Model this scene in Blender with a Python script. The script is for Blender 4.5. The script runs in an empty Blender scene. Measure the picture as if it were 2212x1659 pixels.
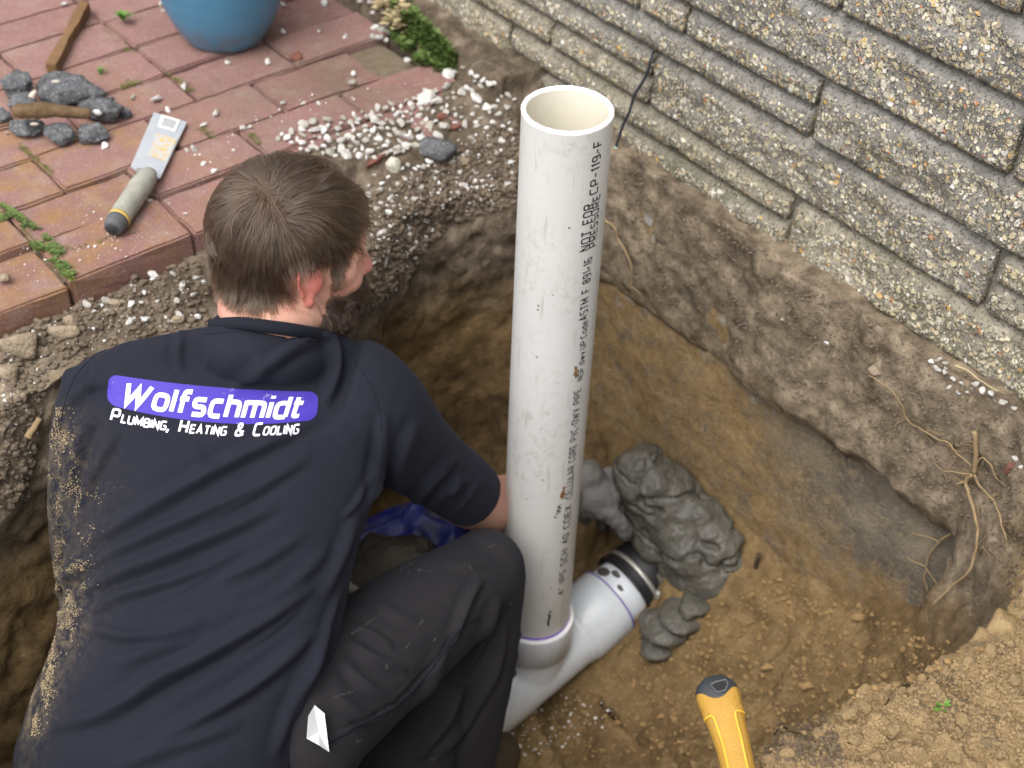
import bpy, bmesh, math, random
import numpy as np
from mathutils import Vector, Matrix
from mathutils.bvhtree import BVHTree
random.seed(7)
RNG = np.random.default_rng(7)
S = bpy.context.scene
COL = S.collection

# ------------------------------------------------------------------ camera, world, sun, exposure
# world: x runs from the patio to the house wall, y along the wall, z up, patio top at z = 0
FPX = 5700.0 / 4032 * 2212          # focal length in the units of the measured picture points (2212 wide)
PITCH, ROLL, YAW = math.radians(41.22), math.radians(-2.44), math.radians(40.9)
CAM = np.array([0.0, 0.0, 1.25])
_f = np.array([0, math.cos(PITCH), -math.sin(PITCH)]); _r = np.array([1.0, 0, 0]); _d = np.cross(_f, _r)
_c, _s = math.cos(ROLL), math.sin(ROLL)
_R0 = np.array([_c * _r + _s * _d, -_s * _r + _c * _d, _f])
_B = np.array([[math.cos(YAW), math.sin(YAW), 0], [-math.sin(YAW), math.cos(YAW), 0], [0, 0, 1.0]])
RC = _R0 @ _B.T                      # rows: camera right, camera down, camera forward
cam_data = bpy.data.cameras.new('camera'); cam = bpy.data.objects.new('camera', cam_data); COL.objects.link(cam)
m = np.eye(4); m[:3, 0] = RC[0]; m[:3, 1] = -RC[1]; m[:3, 2] = -RC[2]; m[:3, 3] = CAM
cam.matrix_world = Matrix(m.tolist())
cam_data.sensor_width = 36; cam_data.lens = 5700.0 / 4032 * 36
cam_data.clip_start = 0.05; cam_data.clip_end = 300
cam_data.dof.use_dof = True; cam_data.dof.focus_distance = 1.66; cam_data.dof.aperture_fstop = 5.6
S.camera = cam

SUN_EL, SUN_ROT = math.radians(60), math.radians(-105)
world = bpy.data.worlds.new('World'); S.world = world; world.use_nodes = True
nt = world.node_tree; nt.nodes.clear()
sky = nt.nodes.new('ShaderNodeTexSky'); sky.sky_type = 'NISHITA'; sky.sun_disc = False
sky.sun_elevation = SUN_EL; sky.sun_rotation = SUN_ROT
sky.air_density = 1.0; sky.dust_density = 5.0; sky.ozone_density = 1.0
hs = nt.nodes.new('ShaderNodeHueSaturation'); hs.inputs['Saturation'].default_value = 0.28   # overcast: nearly colourless
bg = nt.nodes.new('ShaderNodeBackground'); bg.inputs['Strength'].default_value = 0.15
wo = nt.nodes.new('ShaderNodeOutputWorld')
nt.links.new(sky.outputs[0], hs.inputs['Color']); nt.links.new(hs.outputs[0], bg.inputs['Color']); nt.links.new(bg.outputs[0], wo.inputs['Surface'])
sun_d = bpy.data.lights.new('sun', 'SUN'); sun_d.energy = 0.6; sun_d.angle = math.radians(60); sun_d.color = (1.0, 0.96, 0.9)
sun = bpy.data.objects.new('sun', sun_d); COL.objects.link(sun)
_to = Vector((math.sin(SUN_ROT) * math.cos(SUN_EL), math.cos(SUN_ROT) * math.cos(SUN_EL), math.sin(SUN_EL)))
sun.rotation_euler = _to.to_track_quat('Z', 'Y').to_euler()
S.view_settings.view_transform = 'Standard'; S.view_settings.look = 'None'
S.view_settings.exposure = 1.03; S.view_settings.gamma = 1.0; S.view_settings.use_curve_mapping = False

# ------------------------------------------------------------------ survey helpers: sight lines of the photograph -> places in the world
def ray(u, v): return RC.T @ np.array([(u - 1106) / FPX, (v - 829.5) / FPX, 1.0])
def onz(u, v, z): d = ray(u, v); return CAM + d * ((z - CAM[2]) / d[2])
def onx(u, v, x): d = ray(u, v); return CAM + d * (x / d[0])
def ony(u, v, y): d = ray(u, v); return CAM + d * (y / d[1])
def dep(u, v, d): return CAM + ray(u, v) * d
def proj(P):
    q = (np.asarray(P, float) - CAM) @ RC.T
    return np.stack([1106 + FPX * q[..., 0] / q[..., 2], 829.5 + FPX * q[..., 1] / q[..., 2]], -1)
def nrm(v): v = np.asarray(v, float); return v / (np.linalg.norm(v, axis=-1, keepdims=True) + 1e-12)
def sstep(a, b, x): t = np.clip((x - a) / (b - a), 0, 1); return t * t * (3 - 2 * t)

# ------------------------------------------------------------------ numpy noise
def _hash(ix, iy, iz, seed):
    h = (ix.astype(np.int64) * 374761393 + iy.astype(np.int64) * 668265263 + iz.astype(np.int64) * 2147483647 + seed * 974634777) & 0xFFFFFFFF
    h = ((h ^ (h >> 13)) * 1274126177) & 0xFFFFFFFF
    return ((h ^ (h >> 16)) & 0xFFFFFF) / float(0xFFFFFF)
def vnoise(P, seed=0):
    P = np.asarray(P, float); i = np.floor(P); f = P - i; f = f * f * f * (f * (f * 6 - 15) + 10)
    i = i.astype(np.int64); out = 0
    for dx in (0, 1):
        for dy in (0, 1):
            for dz in (0, 1):
                w = (f[..., 0] if dx else 1 - f[..., 0]) * (f[..., 1] if dy else 1 - f[..., 1]) * (f[..., 2] if dz else 1 - f[..., 2])
                out = out + w * _hash(i[..., 0] + dx, i[..., 1] + dy, i[..., 2] + dz, seed)
    return out * 2 - 1
def fbm(P, freq, octv=4, seed=0, gain=0.5):
    a, s, o = 1.0, 0.0, 0
    for k in range(octv):
        o = o + a * vnoise(np.asarray(P) * freq * 2.03 ** k + 17.3 * k, seed + k); s += a; a *= gain
    return o / s
def worley(P, freq, seed=0):
    P = np.asarray(P, float) * freq; i = np.floor(P).astype(np.int64); best = np.full(P.shape[:-1], 9.0)
    for dx in (-1, 0, 1):
        for dy in (-1, 0, 1):
            for dz in (-1, 0, 1):
                a, b, c = i[..., 0] + dx, i[..., 1] + dy, i[..., 2] + dz
                q = np.stack([a + _hash(a, b, c, seed), b + _hash(a, b, c, seed + 5), c + _hash(a, b, c, seed + 9)], -1)
                best = np.minimum(best, ((P - q) ** 2).sum(-1))
    return np.sqrt(best)

# ------------------------------------------------------------------ object helpers
def tag(o, label=None, cat=None, group=None, kind=None):
    if label: o['label'] = label
    if cat: o['category'] = cat
    if group: o['group'] = group
    if kind: o['kind'] = kind
    return o
def empty(name, loc=(0, 0, 0)):
    o = bpy.data.objects.new(name, None); COL.objects.link(o); o.location = Vector([float(x) for x in loc]); return o
def put(name, me, mat=None, parent=None):
    o = bpy.data.objects.new(name, me); COL.objects.link(o)
    if mat is not None and not me.materials: me.materials.append(mat)
    if parent is not None:
        o.parent = parent
        if parent.type == 'EMPTY': o.matrix_parent_inverse = Matrix.Translation(-parent.location)
    return o
def mk(name, V, F, smooth=True):
    me = bpy.data.meshes.new(name); V = np.asarray(V, float)
    me.from_pydata(V.tolist(), [], F if isinstance(F, list) else np.asarray(F).tolist())
    if smooth: me.polygons.foreach_set('use_smooth', np.ones(len(me.polygons), bool))
    me.update(); return me
def mesh(name, V, F, mat=None, parent=None, smooth=True): return put(name, mk(name, V, F, smooth), mat, parent)
def grid_faces(n, m_, wrap=False, off=0):
    a = np.arange(n * m_).reshape(n, m_) + off
    if wrap: a = np.concatenate([a, a[:, :1]], 1)
    return np.stack([a[:-1, :-1], a[:-1, 1:], a[1:, 1:], a[1:, :-1]], -1).reshape(-1, 4)
def frames(P):
    P = np.asarray(P, float); T = nrm(np.gradient(P, axis=0)); n = np.cross(T[0], [0, 0, 1.0])
    if np.linalg.norm(n) < 1e-3: n = np.cross(T[0], [0, 1.0, 0])
    n = nrm(n); N = []
    for t in T: n = nrm(n - t * (n @ t)); N.append(n)
    N = np.array(N); return T, N, np.cross(T, N)
def tube(P, r, k=8, flat=1.0):
    P = np.asarray(P, float); r = np.broadcast_to(np.asarray(r, float), (len(P),)); T, N, Bn = frames(P)
    a = np.linspace(0, 2 * np.pi, k, endpoint=False)
    V = (P[:, None] + r[:, None, None] * (np.cos(a)[None, :, None] * N[:, None] + flat * np.sin(a)[None, :, None] * Bn[:, None])).reshape(-1, 3)
    F = grid_faces(len(P), k, True).tolist(); F.append(list(range(k))[::-1]); F.append([len(V) - k + i for i in range(k)])
    return V, F
def spline(P, n=40):
    P = np.asarray(P, float); t = np.arange(len(P)); tt = np.linspace(0, len(P) - 1, n); i = np.clip(tt.astype(int), 0, len(P) - 2); f = (tt - i)[:, None]
    Pe = np.concatenate([[2 * P[0] - P[1]], P, [2 * P[-1] - P[-2]]]); a, b, c, d = Pe[i], Pe[i + 1], Pe[i + 2], Pe[i + 3]
    return 0.5 * (2 * b + (c - a) * f + (2 * a - 5 * b + 4 * c - d) * f ** 2 + (3 * b - a - 3 * c + d) * f ** 3)
def lathe(prof, k=48):
    a = np.linspace(0, 2 * np.pi, k, endpoint=False); pr = np.asarray(prof, float)
    V = np.stack([pr[:, None, 0] * np.cos(a), pr[:, None, 0] * np.sin(a), np.broadcast_to(pr[:, None, 1], (len(pr), k))], -1).reshape(-1, 3)
    return V, grid_faces(len(pr), k, True).tolist()
def join(*parts):
    V, F, o = [], [], 0
    for v, f in parts:
        V.append(np.asarray(v, float)); F += [[i + o for i in q] for q in f]; o += len(v)
    return np.concatenate(V), F
_ICO = {}
def ico(sub):
    if sub not in _ICO:
        b = bmesh.new(); bmesh.ops.create_icosphere(b, subdivisions=sub, radius=1); b.verts.ensure_lookup_table()
        _ICO[sub] = (np.array([v.co[:] for v in b.verts]), [[v.index for v in f.verts] for f in b.faces]); b.free()
    return _ICO[sub]
def rock(sub=2, seed=0, rough=0.25, freq=1.2, scale=(1, 1, 1), facet=0.0):
    V, F = ico(sub); V = V.copy(); d = 1 + rough * fbm(V + seed * 7.7, freq, 3, seed)
    V = V * d[:, None]
    if facet:
        for k in range(7):
            n = nrm(np.random.default_rng(seed * 31 + k).normal(size=3)); h = V @ n; lim = 1 - facet * (0.5 + 0.5 * np.random.default_rng(seed + k).random())
            V -= np.clip(h - lim, 0, None)[:, None] * n * 0.9
    return V * np.asarray(scale), F
def box(c, s, bev=0.0):
    b = bmesh.new(); bmesh.ops.create_cube(b, size=1.0)
    for v in b.verts: v.co = Vector([v.co[i] * s[i] + c[i] for i in range(3)])
    if bev: bmesh.ops.bevel(b, geom=b.edges[:], offset=bev, segments=2, affect='EDGES', profile=0.6)
    b.verts.ensure_lookup_table(); r = (np.array([v.co[:] for v in b.verts]), [[v.index for v in f.verts] for f in b.faces]); b.free(); return r
def capsule(P, r, k=20, flat=None, n=None):
    """tapered limb with round ends along the points P"""
    P = np.asarray(P, float); r = np.asarray(r, float)
    n = n or 8 * len(P); C = spline(P, n) if len(P) > 2 else np.linspace(P[0], P[1], n)
    rr = np.interp(np.linspace(0, 1, n), np.linspace(0, 1, len(r)), r)
    T = nrm(np.gradient(C, axis=0)); a = np.linspace(np.pi / 2, 0.15, 5)
    C0 = np.array([C[0] - T[0] * rr[0] * math.sin(x) for x in a]); C1 = np.array([C[-1] + T[-1] * rr[-1] * math.sin(x) for x in a[::-1]])
    R0 = rr[0] * np.cos(a); R1 = rr[-1] * np.cos(a[::-1]); R0[0] = R1[-1] = 0.001
    return tube(np.concatenate([C0, C, C1]), np.concatenate([R0, rr, R1]), k)
def ell(c, r, M=None, sub=3):
    V, F = ico(sub); V = V * np.asarray(r)
    if M is not None: V = V @ np.asarray(M)
    return V + np.asarray(c), F
def fuse(name, parts, voxel, smooth=4, fac=0.5):
    """one continuous surface out of overlapping solids"""
    V, F = join(*parts); me = mk(name, V, F); o = bpy.data.objects.new(name, me); COL.objects.link(o)
    b = bmesh.new(); b.from_mesh(me); bmesh.ops.recalc_face_normals(b, faces=b.faces); b.to_mesh(me); b.free()
    a = o.modifiers.new('r', 'REMESH'); a.mode = 'VOXEL'; a.voxel_size = voxel
    if smooth: q = o.modifiers.new('s', 'SMOOTH'); q.iterations = smooth; q.factor = fac
    dg = bpy.context.evaluated_depsgraph_get(); dg.update()
    out = bpy.data.meshes.new_from_object(o.evaluated_get(dg)); bpy.data.objects.remove(o); bpy.data.meshes.remove(me)
    out.name = name; out.polygons.foreach_set('use_smooth', np.ones(len(out.polygons), bool)); return out
def getV(me): a = np.empty(len(me.vertices) * 3, np.float32); me.vertices.foreach_get('co', a); return a.reshape(-1, 3).astype(float)
def getN(me): a = np.empty(len(me.vertices) * 3, np.float32); me.vertices.foreach_get('normal', a); return a.reshape(-1, 3).astype(float)
def setV(me, V): me.vertices.foreach_set('co', np.asarray(V, np.float32).ravel()); me.update()
def bvh_of(me): return BVHTree.FromPolygons([v.co.copy() for v in me.vertices], [tuple(p.vertices) for p in me.polygons])

# ------------------------------------------------------------------ materials
class Mat:
    def __init__(s, name, rough=0.8, spec=0.3):
        s.m = bpy.data.materials.new(name); s.m.use_nodes = True; s.t = s.m.node_tree; s.t.nodes.clear()
        s.out = s.n('ShaderNodeOutputMaterial'); s.b = s.n('ShaderNodeBsdfPrincipled'); s.l(s.b.outputs[0], s.out.inputs[0])
        s.b.inputs['Roughness'].default_value = rough; s.b.inputs['Specular IOR Level'].default_value = spec
        s.geo = s.n('ShaderNodeNewGeometry'); s.pos = s.geo.outputs['Position']; s.tc = s.n('ShaderNodeTexCoord'); s.obj = s.tc.outputs['Object']
        s.co = s.pos; s.hgt = None
    def n(s, t, **k):
        x = s.t.nodes.new(t)
        for a, v in k.items(): setattr(x, a, v)
        return x
    def l(s, a, b): s.t.links.new(a, b)
    def set(s, sock, v):
        if hasattr(v, 'is_output') or isinstance(v, bpy.types.NodeSocket): s.l(v, sock)
        else: sock.default_value = v
    def noise(s, scale, detail=4, rough=0.55, co=None, dist=0.0):
        x = s.n('ShaderNodeTexNoise'); s.l(co or s.co, x.inputs['Vector']); x.inputs['Scale'].default_value = scale
        x.inputs['Detail'].default_value = detail; x.inputs['Roughness'].default_value = rough; x.inputs['Distortion'].default_value = dist; return x.outputs[0]
    def voro(s, scale, feature='F1', co=None, rnd=1.0):
        x = s.n('ShaderNodeTexVoronoi'); x.feature = feature; s.l(co or s.co, x.inputs['Vector']); x.inputs['Scale'].default_value = scale
        x.inputs['Randomness'].default_value = rnd; return x
    def ramp(s, fac, stops, interp='LINEAR'):
        x = s.n('ShaderNodeValToRGB'); s.l(fac, x.inputs[0]); e = x.color_ramp; e.interpolation = interp
        while len(e.elements) < len(stops): e.elements.new(0.5)
        for el, (p, c) in zip(e.elements, stops):
            el.position = p; el.color = (c, c, c, 1) if isinstance(c, (int, float)) else (*c, 1)
        return x.outputs[0]
    def mix(s, fac, a, b, mode='MIX'):
        x = s.n('ShaderNodeMix'); x.data_type = 'RGBA'; x.blend_type = mode
        s.set(x.inputs[0], fac)
        for sock, v in ((x.inputs[6], a), (x.inputs[7], b)): s.set(sock, (*v, 1) if isinstance(v, tuple) else v)
        return x.outputs[2]
    def math(s, op, a, b=0.5, clamp=False):
        x = s.n('ShaderNodeMath'); x.operation = op; x.use_clamp = clamp; s.set(x.inputs[0], a); s.set(x.inputs[1], b); return x.outputs[0]
    def sep(s, v):
        x = s.n('ShaderNodeSeparateXYZ'); s.l(v, x.inputs[0]); return x.outputs
    def mapr(s, v, a, b, c=0.0, d=1.0):
        x = s.n('ShaderNodeMapRange'); s.l(v, x.inputs[0])
        for i, q in enumerate((a, b, c, d)): x.inputs[i + 1].default_value = q
        return x.outputs[0]
    def rnd(s): return s.n('ShaderNodeObjectInfo').outputs['Random']
    def color(s, c): s.set(s.b.inputs['Base Color'], (*c, 1) if isinstance(c, tuple) else c); return s
    def bump(s, h, strength=0.5, dist=0.003):
        x = s.n('ShaderNodeBump'); x.inputs['Strength'].default_value = strength; x.inputs['Distance'].default_value = dist; s.l(h, x.inputs['Height'])
        if s.hgt is not None: s.l(s.hgt, x.inputs['Normal'])
        s.hgt = x.outputs[0]; s.l(x.outputs[0], s.b.inputs['Normal']); return s
def plain(name, c, rough=0.6, var=0.25, scale=60, bump=0.3, bd=0.001, spec=0.3, obj=False):
    x = Mat(name, rough, spec); x.co = x.obj if obj else x.pos
    n = x.noise(scale, 5); x.color(x.mix(n, tuple(q * (1 - var) for q in c), tuple(min(1, q * (1 + var)) for q in c)))
    if bump: x.bump(x.noise(scale * 3, 3), bump, bd)
    return x.m

def soil_material():
    x = Mat('soil', 0.95, 0.15); P = x.sep(x.pos)
    z = x.math('ADD', P[2], x.math('MULTIPLY', x.math('SUBTRACT', x.noise(7, 5), 0.5), 0.22))
    fine = x.noise(150, 5, 0.7); mid = x.noise(28, 6, 0.65); big = x.noise(5, 4)
    top = x.ramp(mid, [(0.3, (0.062, 0.046, 0.032)), (0.5, (0.12, 0.092, 0.066)), (0.62, (0.19, 0.15, 0.11)), (0.78, (0.30, 0.25, 0.19))])
    sand = x.ramp(mid, [(0.25, (0.115, 0.074, 0.033)), (0.5, (0.19, 0.127, 0.058)), (0.75, (0.28, 0.195, 0.10))])
    wet = x.ramp(mid, [(0.3, (0.055, 0.036, 0.018)), (0.65, (0.145, 0.092, 0.042))])  # damp sand tone, reused below for the painted shade
    shade_dist = x.n('ShaderNodeVectorMath', operation='DISTANCE'); x.l(x.pos, shade_dist.inputs[0]); shade_dist.inputs[1].default_value = (1.12, 1.42, -.55)
    sand = x.mix(x.math('MULTIPLY', x.mapr(shade_dist.outputs['Value'], .42, .12), x.ramp(x.noise(9, 4), [(0.3, 0.35), (0.6, 0.95)])), sand, wet)  # soft shade behind the pipe, painted into the sand colour
    sand = x.mix(x.ramp(big, [(0.46, 0.0), (0.62, 0.75)]), sand, wet)
    dry = x.ramp(mid, [(0.28, (0.12, 0.085, 0.048)), (0.45, (0.25, 0.172, 0.085)), (0.7, (0.36, 0.26, 0.135)), (0.85, (0.45, 0.35, 0.22))])
    dry = x.mix(x.ramp(x.noise(9, 5, 0.7), [(0.56, 0.0), (0.66, 0.8)]), dry, (0.11, 0.085, 0.062))
    band = x.math('MULTIPLY', x.mapr(P[0], 1.30, 1.36), x.mapr(P[1], 1.46, 1.38))
    lite = x.ramp(mid, [(0.28, (0.10, 0.076, 0.048)), (0.45, (0.195, 0.152, 0.105)), (0.62, (0.285, 0.228, 0.158)), (0.8, (0.44, 0.365, 0.27))])
    top = x.mix(x.math('MULTIPLY', band, x.ramp(x.noise(14, 5, 0.7), [(0.35, 0.25), (0.6, 1.0)])), top, lite)
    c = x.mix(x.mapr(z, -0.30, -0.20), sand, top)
    near = x.math('ADD', P[1], x.math('MULTIPLY', x.math('SUBTRACT', big, 0.5), 0.25))
    nm = x.math('MULTIPLY', x.mapr(near, 0.60, 0.50), x.mapr(P[2], -0.20, -0.08))
    c = x.mix(nm, c, dry)
    left = x.math('MULTIPLY', x.mapr(P[0], 0.66, 0.48), x.mapr(P[2], -0.34, -0.20))
    tan = x.ramp(mid, [(0.3, (0.12, 0.092, 0.06)), (0.6, (0.27, 0.215, 0.15))])
    c = x.mix(x.math('MULTIPLY', left, x.mapr(P[1], 1.0, 1.3)), c, tan)
    c = x.mix(x.ramp(fine, [(0.38, 0.55), (0.5, 0.0)]), c, x.mix(0.5, c, (0.03, 0.022, 0.015)))
    c = x.mix(x.ramp(fine, [(0.62, 0.0), (0.72, 0.45)]), c, (0.46, 0.38, 0.27))
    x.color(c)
    x.bump(x.noise(55, 6, 0.7), 0.8, 0.008).bump(fine, 0.8, 0.003)
    return x.m
def stone_material():
    x = Mat('aggregate_stone', 0.9, 0.25); P = x.sep(x.pos); N = x.sep(x.geo.outputs['True Normal'])
    r = x.rnd()
    base = x.ramp(x.noise(45, 5, 0.7), [(0.3, (0.12, 0.115, 0.105)), (0.5, (0.225, 0.215, 0.195)), (0.7, (0.33, 0.315, 0.285))])
    warm = x.ramp(x.noise(45, 5, 0.7), [(0.3, (0.15, 0.13, 0.095)), (0.5, (0.27, 0.24, 0.18)), (0.7, (0.38, 0.34, 0.27))])
    hz = x.math('ADD', P[2], x.math('MULTIPLY', x.math('SUBTRACT', r, 0.5), 0.14))
    c = x.mix(x.mapr(hz, 0.10, 0.34), warm, base)
    c = x.mix(x.math('MULTIPLY', x.mapr(P[2], 0.16, 0.0), x.ramp(x.noise(8, 4), [(0.45, 0.0), (0.65, 0.7)])), c, (0.10, 0.105, 0.05))
    c = x.mix(x.mapr(r, 0.0, 1.0, 0.0, 0.45), c, x.mix(0.5, c, (0.10, 0.105, 0.115))); c = x.mix(x.ramp(x.noise(5, 4, 0.6), [(0.42, 0.0), (0.62, 0.5)]), c, x.mix(0.55, c, (0.07, 0.066, 0.055)))
    flat = x.mapr(N[2], 0.28, 0.62)                # the cast top ledges carry no exposed pebbles
    warp = x.n('ShaderNodeVectorMath', operation='ADD'); x.l(x.pos, warp.inputs[0])
    nz = x.n('ShaderNodeTexNoise'); x.l(x.pos, nz.inputs['Vector']); nz.inputs['Scale'].default_value = 60
    sc = x.n('ShaderNodeVectorMath', operation='SCALE'); x.l(nz.outputs[1], sc.inputs[0]); sc.inputs['Scale'].default_value = 0.006; x.l(sc.outputs[0], warp.inputs[1])
    h = None
    for scale, amt, thr in ((92, 1.0, 0.58), (150, 1.0, 0.60), (250, 0.9, 0.62)):
        v = x.voro(scale, co=warp.outputs[0]); cs = x.sep(v.outputs['Color'])
        lim = x.math('MULTIPLY', x.mapr(cs[0], 0.10, 0.85, 0.0, 1.0), thr)
        mask = x.math('GREATER_THAN', lim, v.outputs['Distance'])
        edge = x.mapr(x.math('SUBTRACT', lim, v.outputs['Distance']), 0.0, 0.09)
        mask = x.math('MULTIPLY', edge, x.math('MULTIPLY', x.math('SUBTRACT', 1.0, flat), amt))
        pc = x.ramp(cs[1], [(0.0, (0.36, 0.31, 0.21)), (0.25, (0.52, 0.45, 0.29)), (0.5, (0.44, 0.40, 0.33)), (0.72, (0.62, 0.57, 0.44)), (0.88, (0.70, 0.68, 0.62)), (0.95, (0.55, 0.34, 0.12)), (0.985, (0.42, 0.19, 0.10))], 'CONSTANT')
        c = x.mix(mask, c, pc)
        q = x.math('MULTIPLY', mask, 0.006 * 95 / scale); h = q if h is None else x.math('MAXIMUM', h, q)
    c = x.mix(x.ramp(x.noise(240, 3), [(0.36, 0.75), (0.47, 0.0)]), c, (0.045, 0.042, 0.036))
    x.color(c)
    x.bump(x.noise(40, 6, 0.75), 0.5, 0.010).bump(x.noise(260, 3, 0.7), 0.5, 0.002)
    b = x.n('ShaderNodeBump'); b.inputs['Strength'].default_value = 0.9; b.inputs['Distance'].default_value = 1.0; x.l(h, b.inputs['Height']); x.l(x.hgt, b.inputs['Normal']); x.l(b.outputs[0], x.b.inputs['Normal'])
    return x.m
def paver_material():
    x = Mat('red_paver', 0.9, 0.2); P = x.sep(x.pos); r = x.rnd()
    a = x.mix(r, (0.195, 0.110, 0.102), (0.26, 0.158, 0.150)); n = x.noise(20, 6, 0.65)
    c = x.mix(n, x.mix(0.6, a, (0.13, 0.07, 0.058)), x.mix(0.35, a, (0.40, 0.21, 0.175)))
    sp = x.voro(330); cs = x.sep(sp.outputs['Color'])
    c = x.mix(x.math('MULTIPLY', x.math('GREATER_THAN', cs[0], 0.80), x.mapr(sp.outputs['Distance'], 0.45, 0.2, 0, 0.65)), c, (0.52, 0.37, 0.32))
    d = x.n('ShaderNodeVectorMath', operation='DISTANCE'); x.l(x.pos, d.inputs[0]); d.inputs[1].default_value = (0.55, 1.86, 0)
    moss = x.math('MULTIPLY', x.ramp(x.noise(13, 6, 0.75), [(0.44, 0.0), (0.64, 1.0)]), x.mapr(d.outputs['Value'], 0.50, 0.12, 0.0, 0.75))
    c = x.mix(moss, c, x.mix(x.noise(60, 4), (0.20, 0.11, 0.022), (0.36, 0.22, 0.07)))
    d2 = x.n('ShaderNodeVectorMath', operation='DISTANCE'); x.l(x.pos, d2.inputs[0]); d2.inputs[1].default_value = (1.14, 1.86, 0)
    c = x.mix(x.math('MULTIPLY', x.ramp(x.noise(8, 5, 0.6), [(0.38, 0.0), (0.62, 1.0)]), x.mapr(d2.outputs['Value'], 0.28, 0.05, 0.0, 0.75)), c, (0.13, 0.095, 0.068))
    c = x.mix(x.ramp(x.noise(16, 6, 0.75), [(0.50, 0.0), (0.70, 0.5)]), c, (0.30, 0.235, 0.19))
    x.color(c); x.bump(x.noise(30, 4), 0.4, 0.004).bump(x.noise(330, 3, 0.7), 0.7, 0.0018); return x.m
def cloth(name, c, scale=900, var=0.18):
    x = Mat(name, 0.92, 0.12); x.b.inputs['Sheen Weight'].default_value = 0.05; x.b.inputs['Sheen Roughness'].default_value = 0.5
    x.b.inputs['Sheen Tint'].default_value = (0.35, 0.40, 0.55, 1)
    n = x.noise(9, 4); q = x.noise(scale, 2)
    cc = x.mix(n, tuple(v * (1 - var) for v in c), tuple(v * (1 + var) for v in c)); cc = x.mix(x.ramp(q, [(0.5, 0.0), (0.8, 0.5)]), cc, tuple(min(1, v * 1.9) for v in c))
    at = x.n('ShaderNodeAttribute'); at.attribute_name = 'dust'; dm = x.math('MULTIPLY', at.outputs['Fac'], x.ramp(x.noise(70, 6, 0.8), [(0.42, 0.0), (0.66, 0.85)]))
    cc = x.mix(dm, cc, (0.235, 0.18, 0.105)); cc = x.mix(x.ramp(x.noise(420, 2), [(0.72, 0.0), (0.80, 0.25)]), cc, (0.16, 0.16, 0.18))
    x.color(cc); x.bump(x.noise(140, 4, 0.6), 0.35, 0.0012).bump(q, 0.25, 0.0004); return x.m
def pvc_material(name, c, dirt=0.6, rough=0.38):
    x = Mat(name, rough, 0.45); P = x.sep(x.pos)
    mp = x.n('ShaderNodeMapping'); x.l(x.pos, mp.inputs[0]); mp.inputs['Scale'].default_value = (1, 1, 0.10)
    streak = x.ramp(x.noise(120, 4, 0.6, co=mp.outputs[0]), [(0.60, 0.0), (0.72, 0.55)])
    patch = x.ramp(x.noise(6, 4), [(0.44, 0.04), (0.64, 0.9)])
    smear = x.math('MULTIPLY', x.ramp(x.noise(75, 6, 0.8), [(0.51, 0.0), (0.63, 0.7)]), patch)
    c2 = x.mix(x.noise(10, 3), c, tuple(q * 0.9 for q in c))
    c2 = x.mix(x.math('MULTIPLY', x.math('MAXIMUM', streak, smear), dirt), c2, (0.33, 0.29, 0.23))
    spk = x.voro(90); cs = x.sep(spk.outputs['Color'])
    c2 = x.mix(x.math('MULTIPLY', x.math('MULTIPLY', x.math('GREATER_THAN', cs[0], 0.93), x.math('LESS_THAN', spk.outputs['Distance'], 0.16)), dirt), c2, (0.20, 0.15, 0.09))
    x.color(c2); x.bump(x.noise(90, 3), 0.08, 0.001); return x.m

M = {}
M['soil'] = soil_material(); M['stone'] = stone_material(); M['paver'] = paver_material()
M['mortar'] = plain('mortar', (0.185, 0.18, 0.155), 0.95, 0.4, 60, 0.8, 0.004)
def foundation_material():
    x = Mat('foundation_concrete', 0.95, 0.15); P = x.sep(x.pos)
    c = x.ramp(x.noise(11, 6, 0.6), [(0.3, (0.075, 0.062, 0.048)), (0.55, (0.125, 0.108, 0.085)), (0.75, (0.20, 0.17, 0.125))])
    z = x.math('ADD', P[2], x.math('MULTIPLY', x.math('SUBTRACT', x.noise(9, 6, 0.65), 0.5), 0.5))
    left = x.mapr(x.math('ADD', P[1], x.math('MULTIPLY', z, -0.9)), 1.16, 1.36)
    sand = x.ramp(x.noise(35, 5, 0.7), [(0.3, (0.13, 0.082, 0.034)), (0.7, (0.29, 0.195, 0.09))])
    c = x.mix(x.math('MULTIPLY', x.math('MAXIMUM', left, x.mapr(z, -0.40, -0.50)), x.ramp(x.noise(26, 5, 0.7), [(0.34, 0.25), (0.5, 0.95)])), c, sand)
    c = x.mix(x.math('MULTIPLY', x.mapr(z, -0.26, -0.20), x.ramp(x.noise(30, 4), [(0.55, 0.0), (0.65, 0.8)])), c, (0.36, 0.37, 0.37))
    c = x.mix(x.ramp(x.noise(210, 4, 0.7), [(0.60, 0.0), (0.72, 0.6)]), c, (0.34, 0.27, 0.18))
    x.color(c); c2 = x.mix(x.math('MULTIPLY', x.ramp(x.noise(120, 5, 0.75), [(0.48, 0.0), (0.60, 0.8)]), x.ramp(x.noise(6, 4), [(0.4, 0.2), (0.6, 1.0)])), c, (0.26, 0.195, 0.115)); x.color(c2)
    x.bump(x.noise(35, 5), 0.7, 0.006).bump(x.noise(210, 4), 0.8, 0.003); return x.m
M['foundation'] = foundation_material()
def marble_mat():
    x = Mat('white_marble', 0.75, 0.3); r = x.rnd(); x.co = x.obj
    c = x.mix(r, (0.36, 0.335, 0.285), (0.68, 0.67, 0.65)); c = x.mix(x.ramp(x.noise(1.6, 4), [(0.55, 0.0), (0.75, 0.7)]), c, (0.42, 0.37, 0.29))
    x.color(c); x.bump(x.noise(3, 4), 0.4, 0.1); return x.m
M['marble'] = marble_mat()
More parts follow.
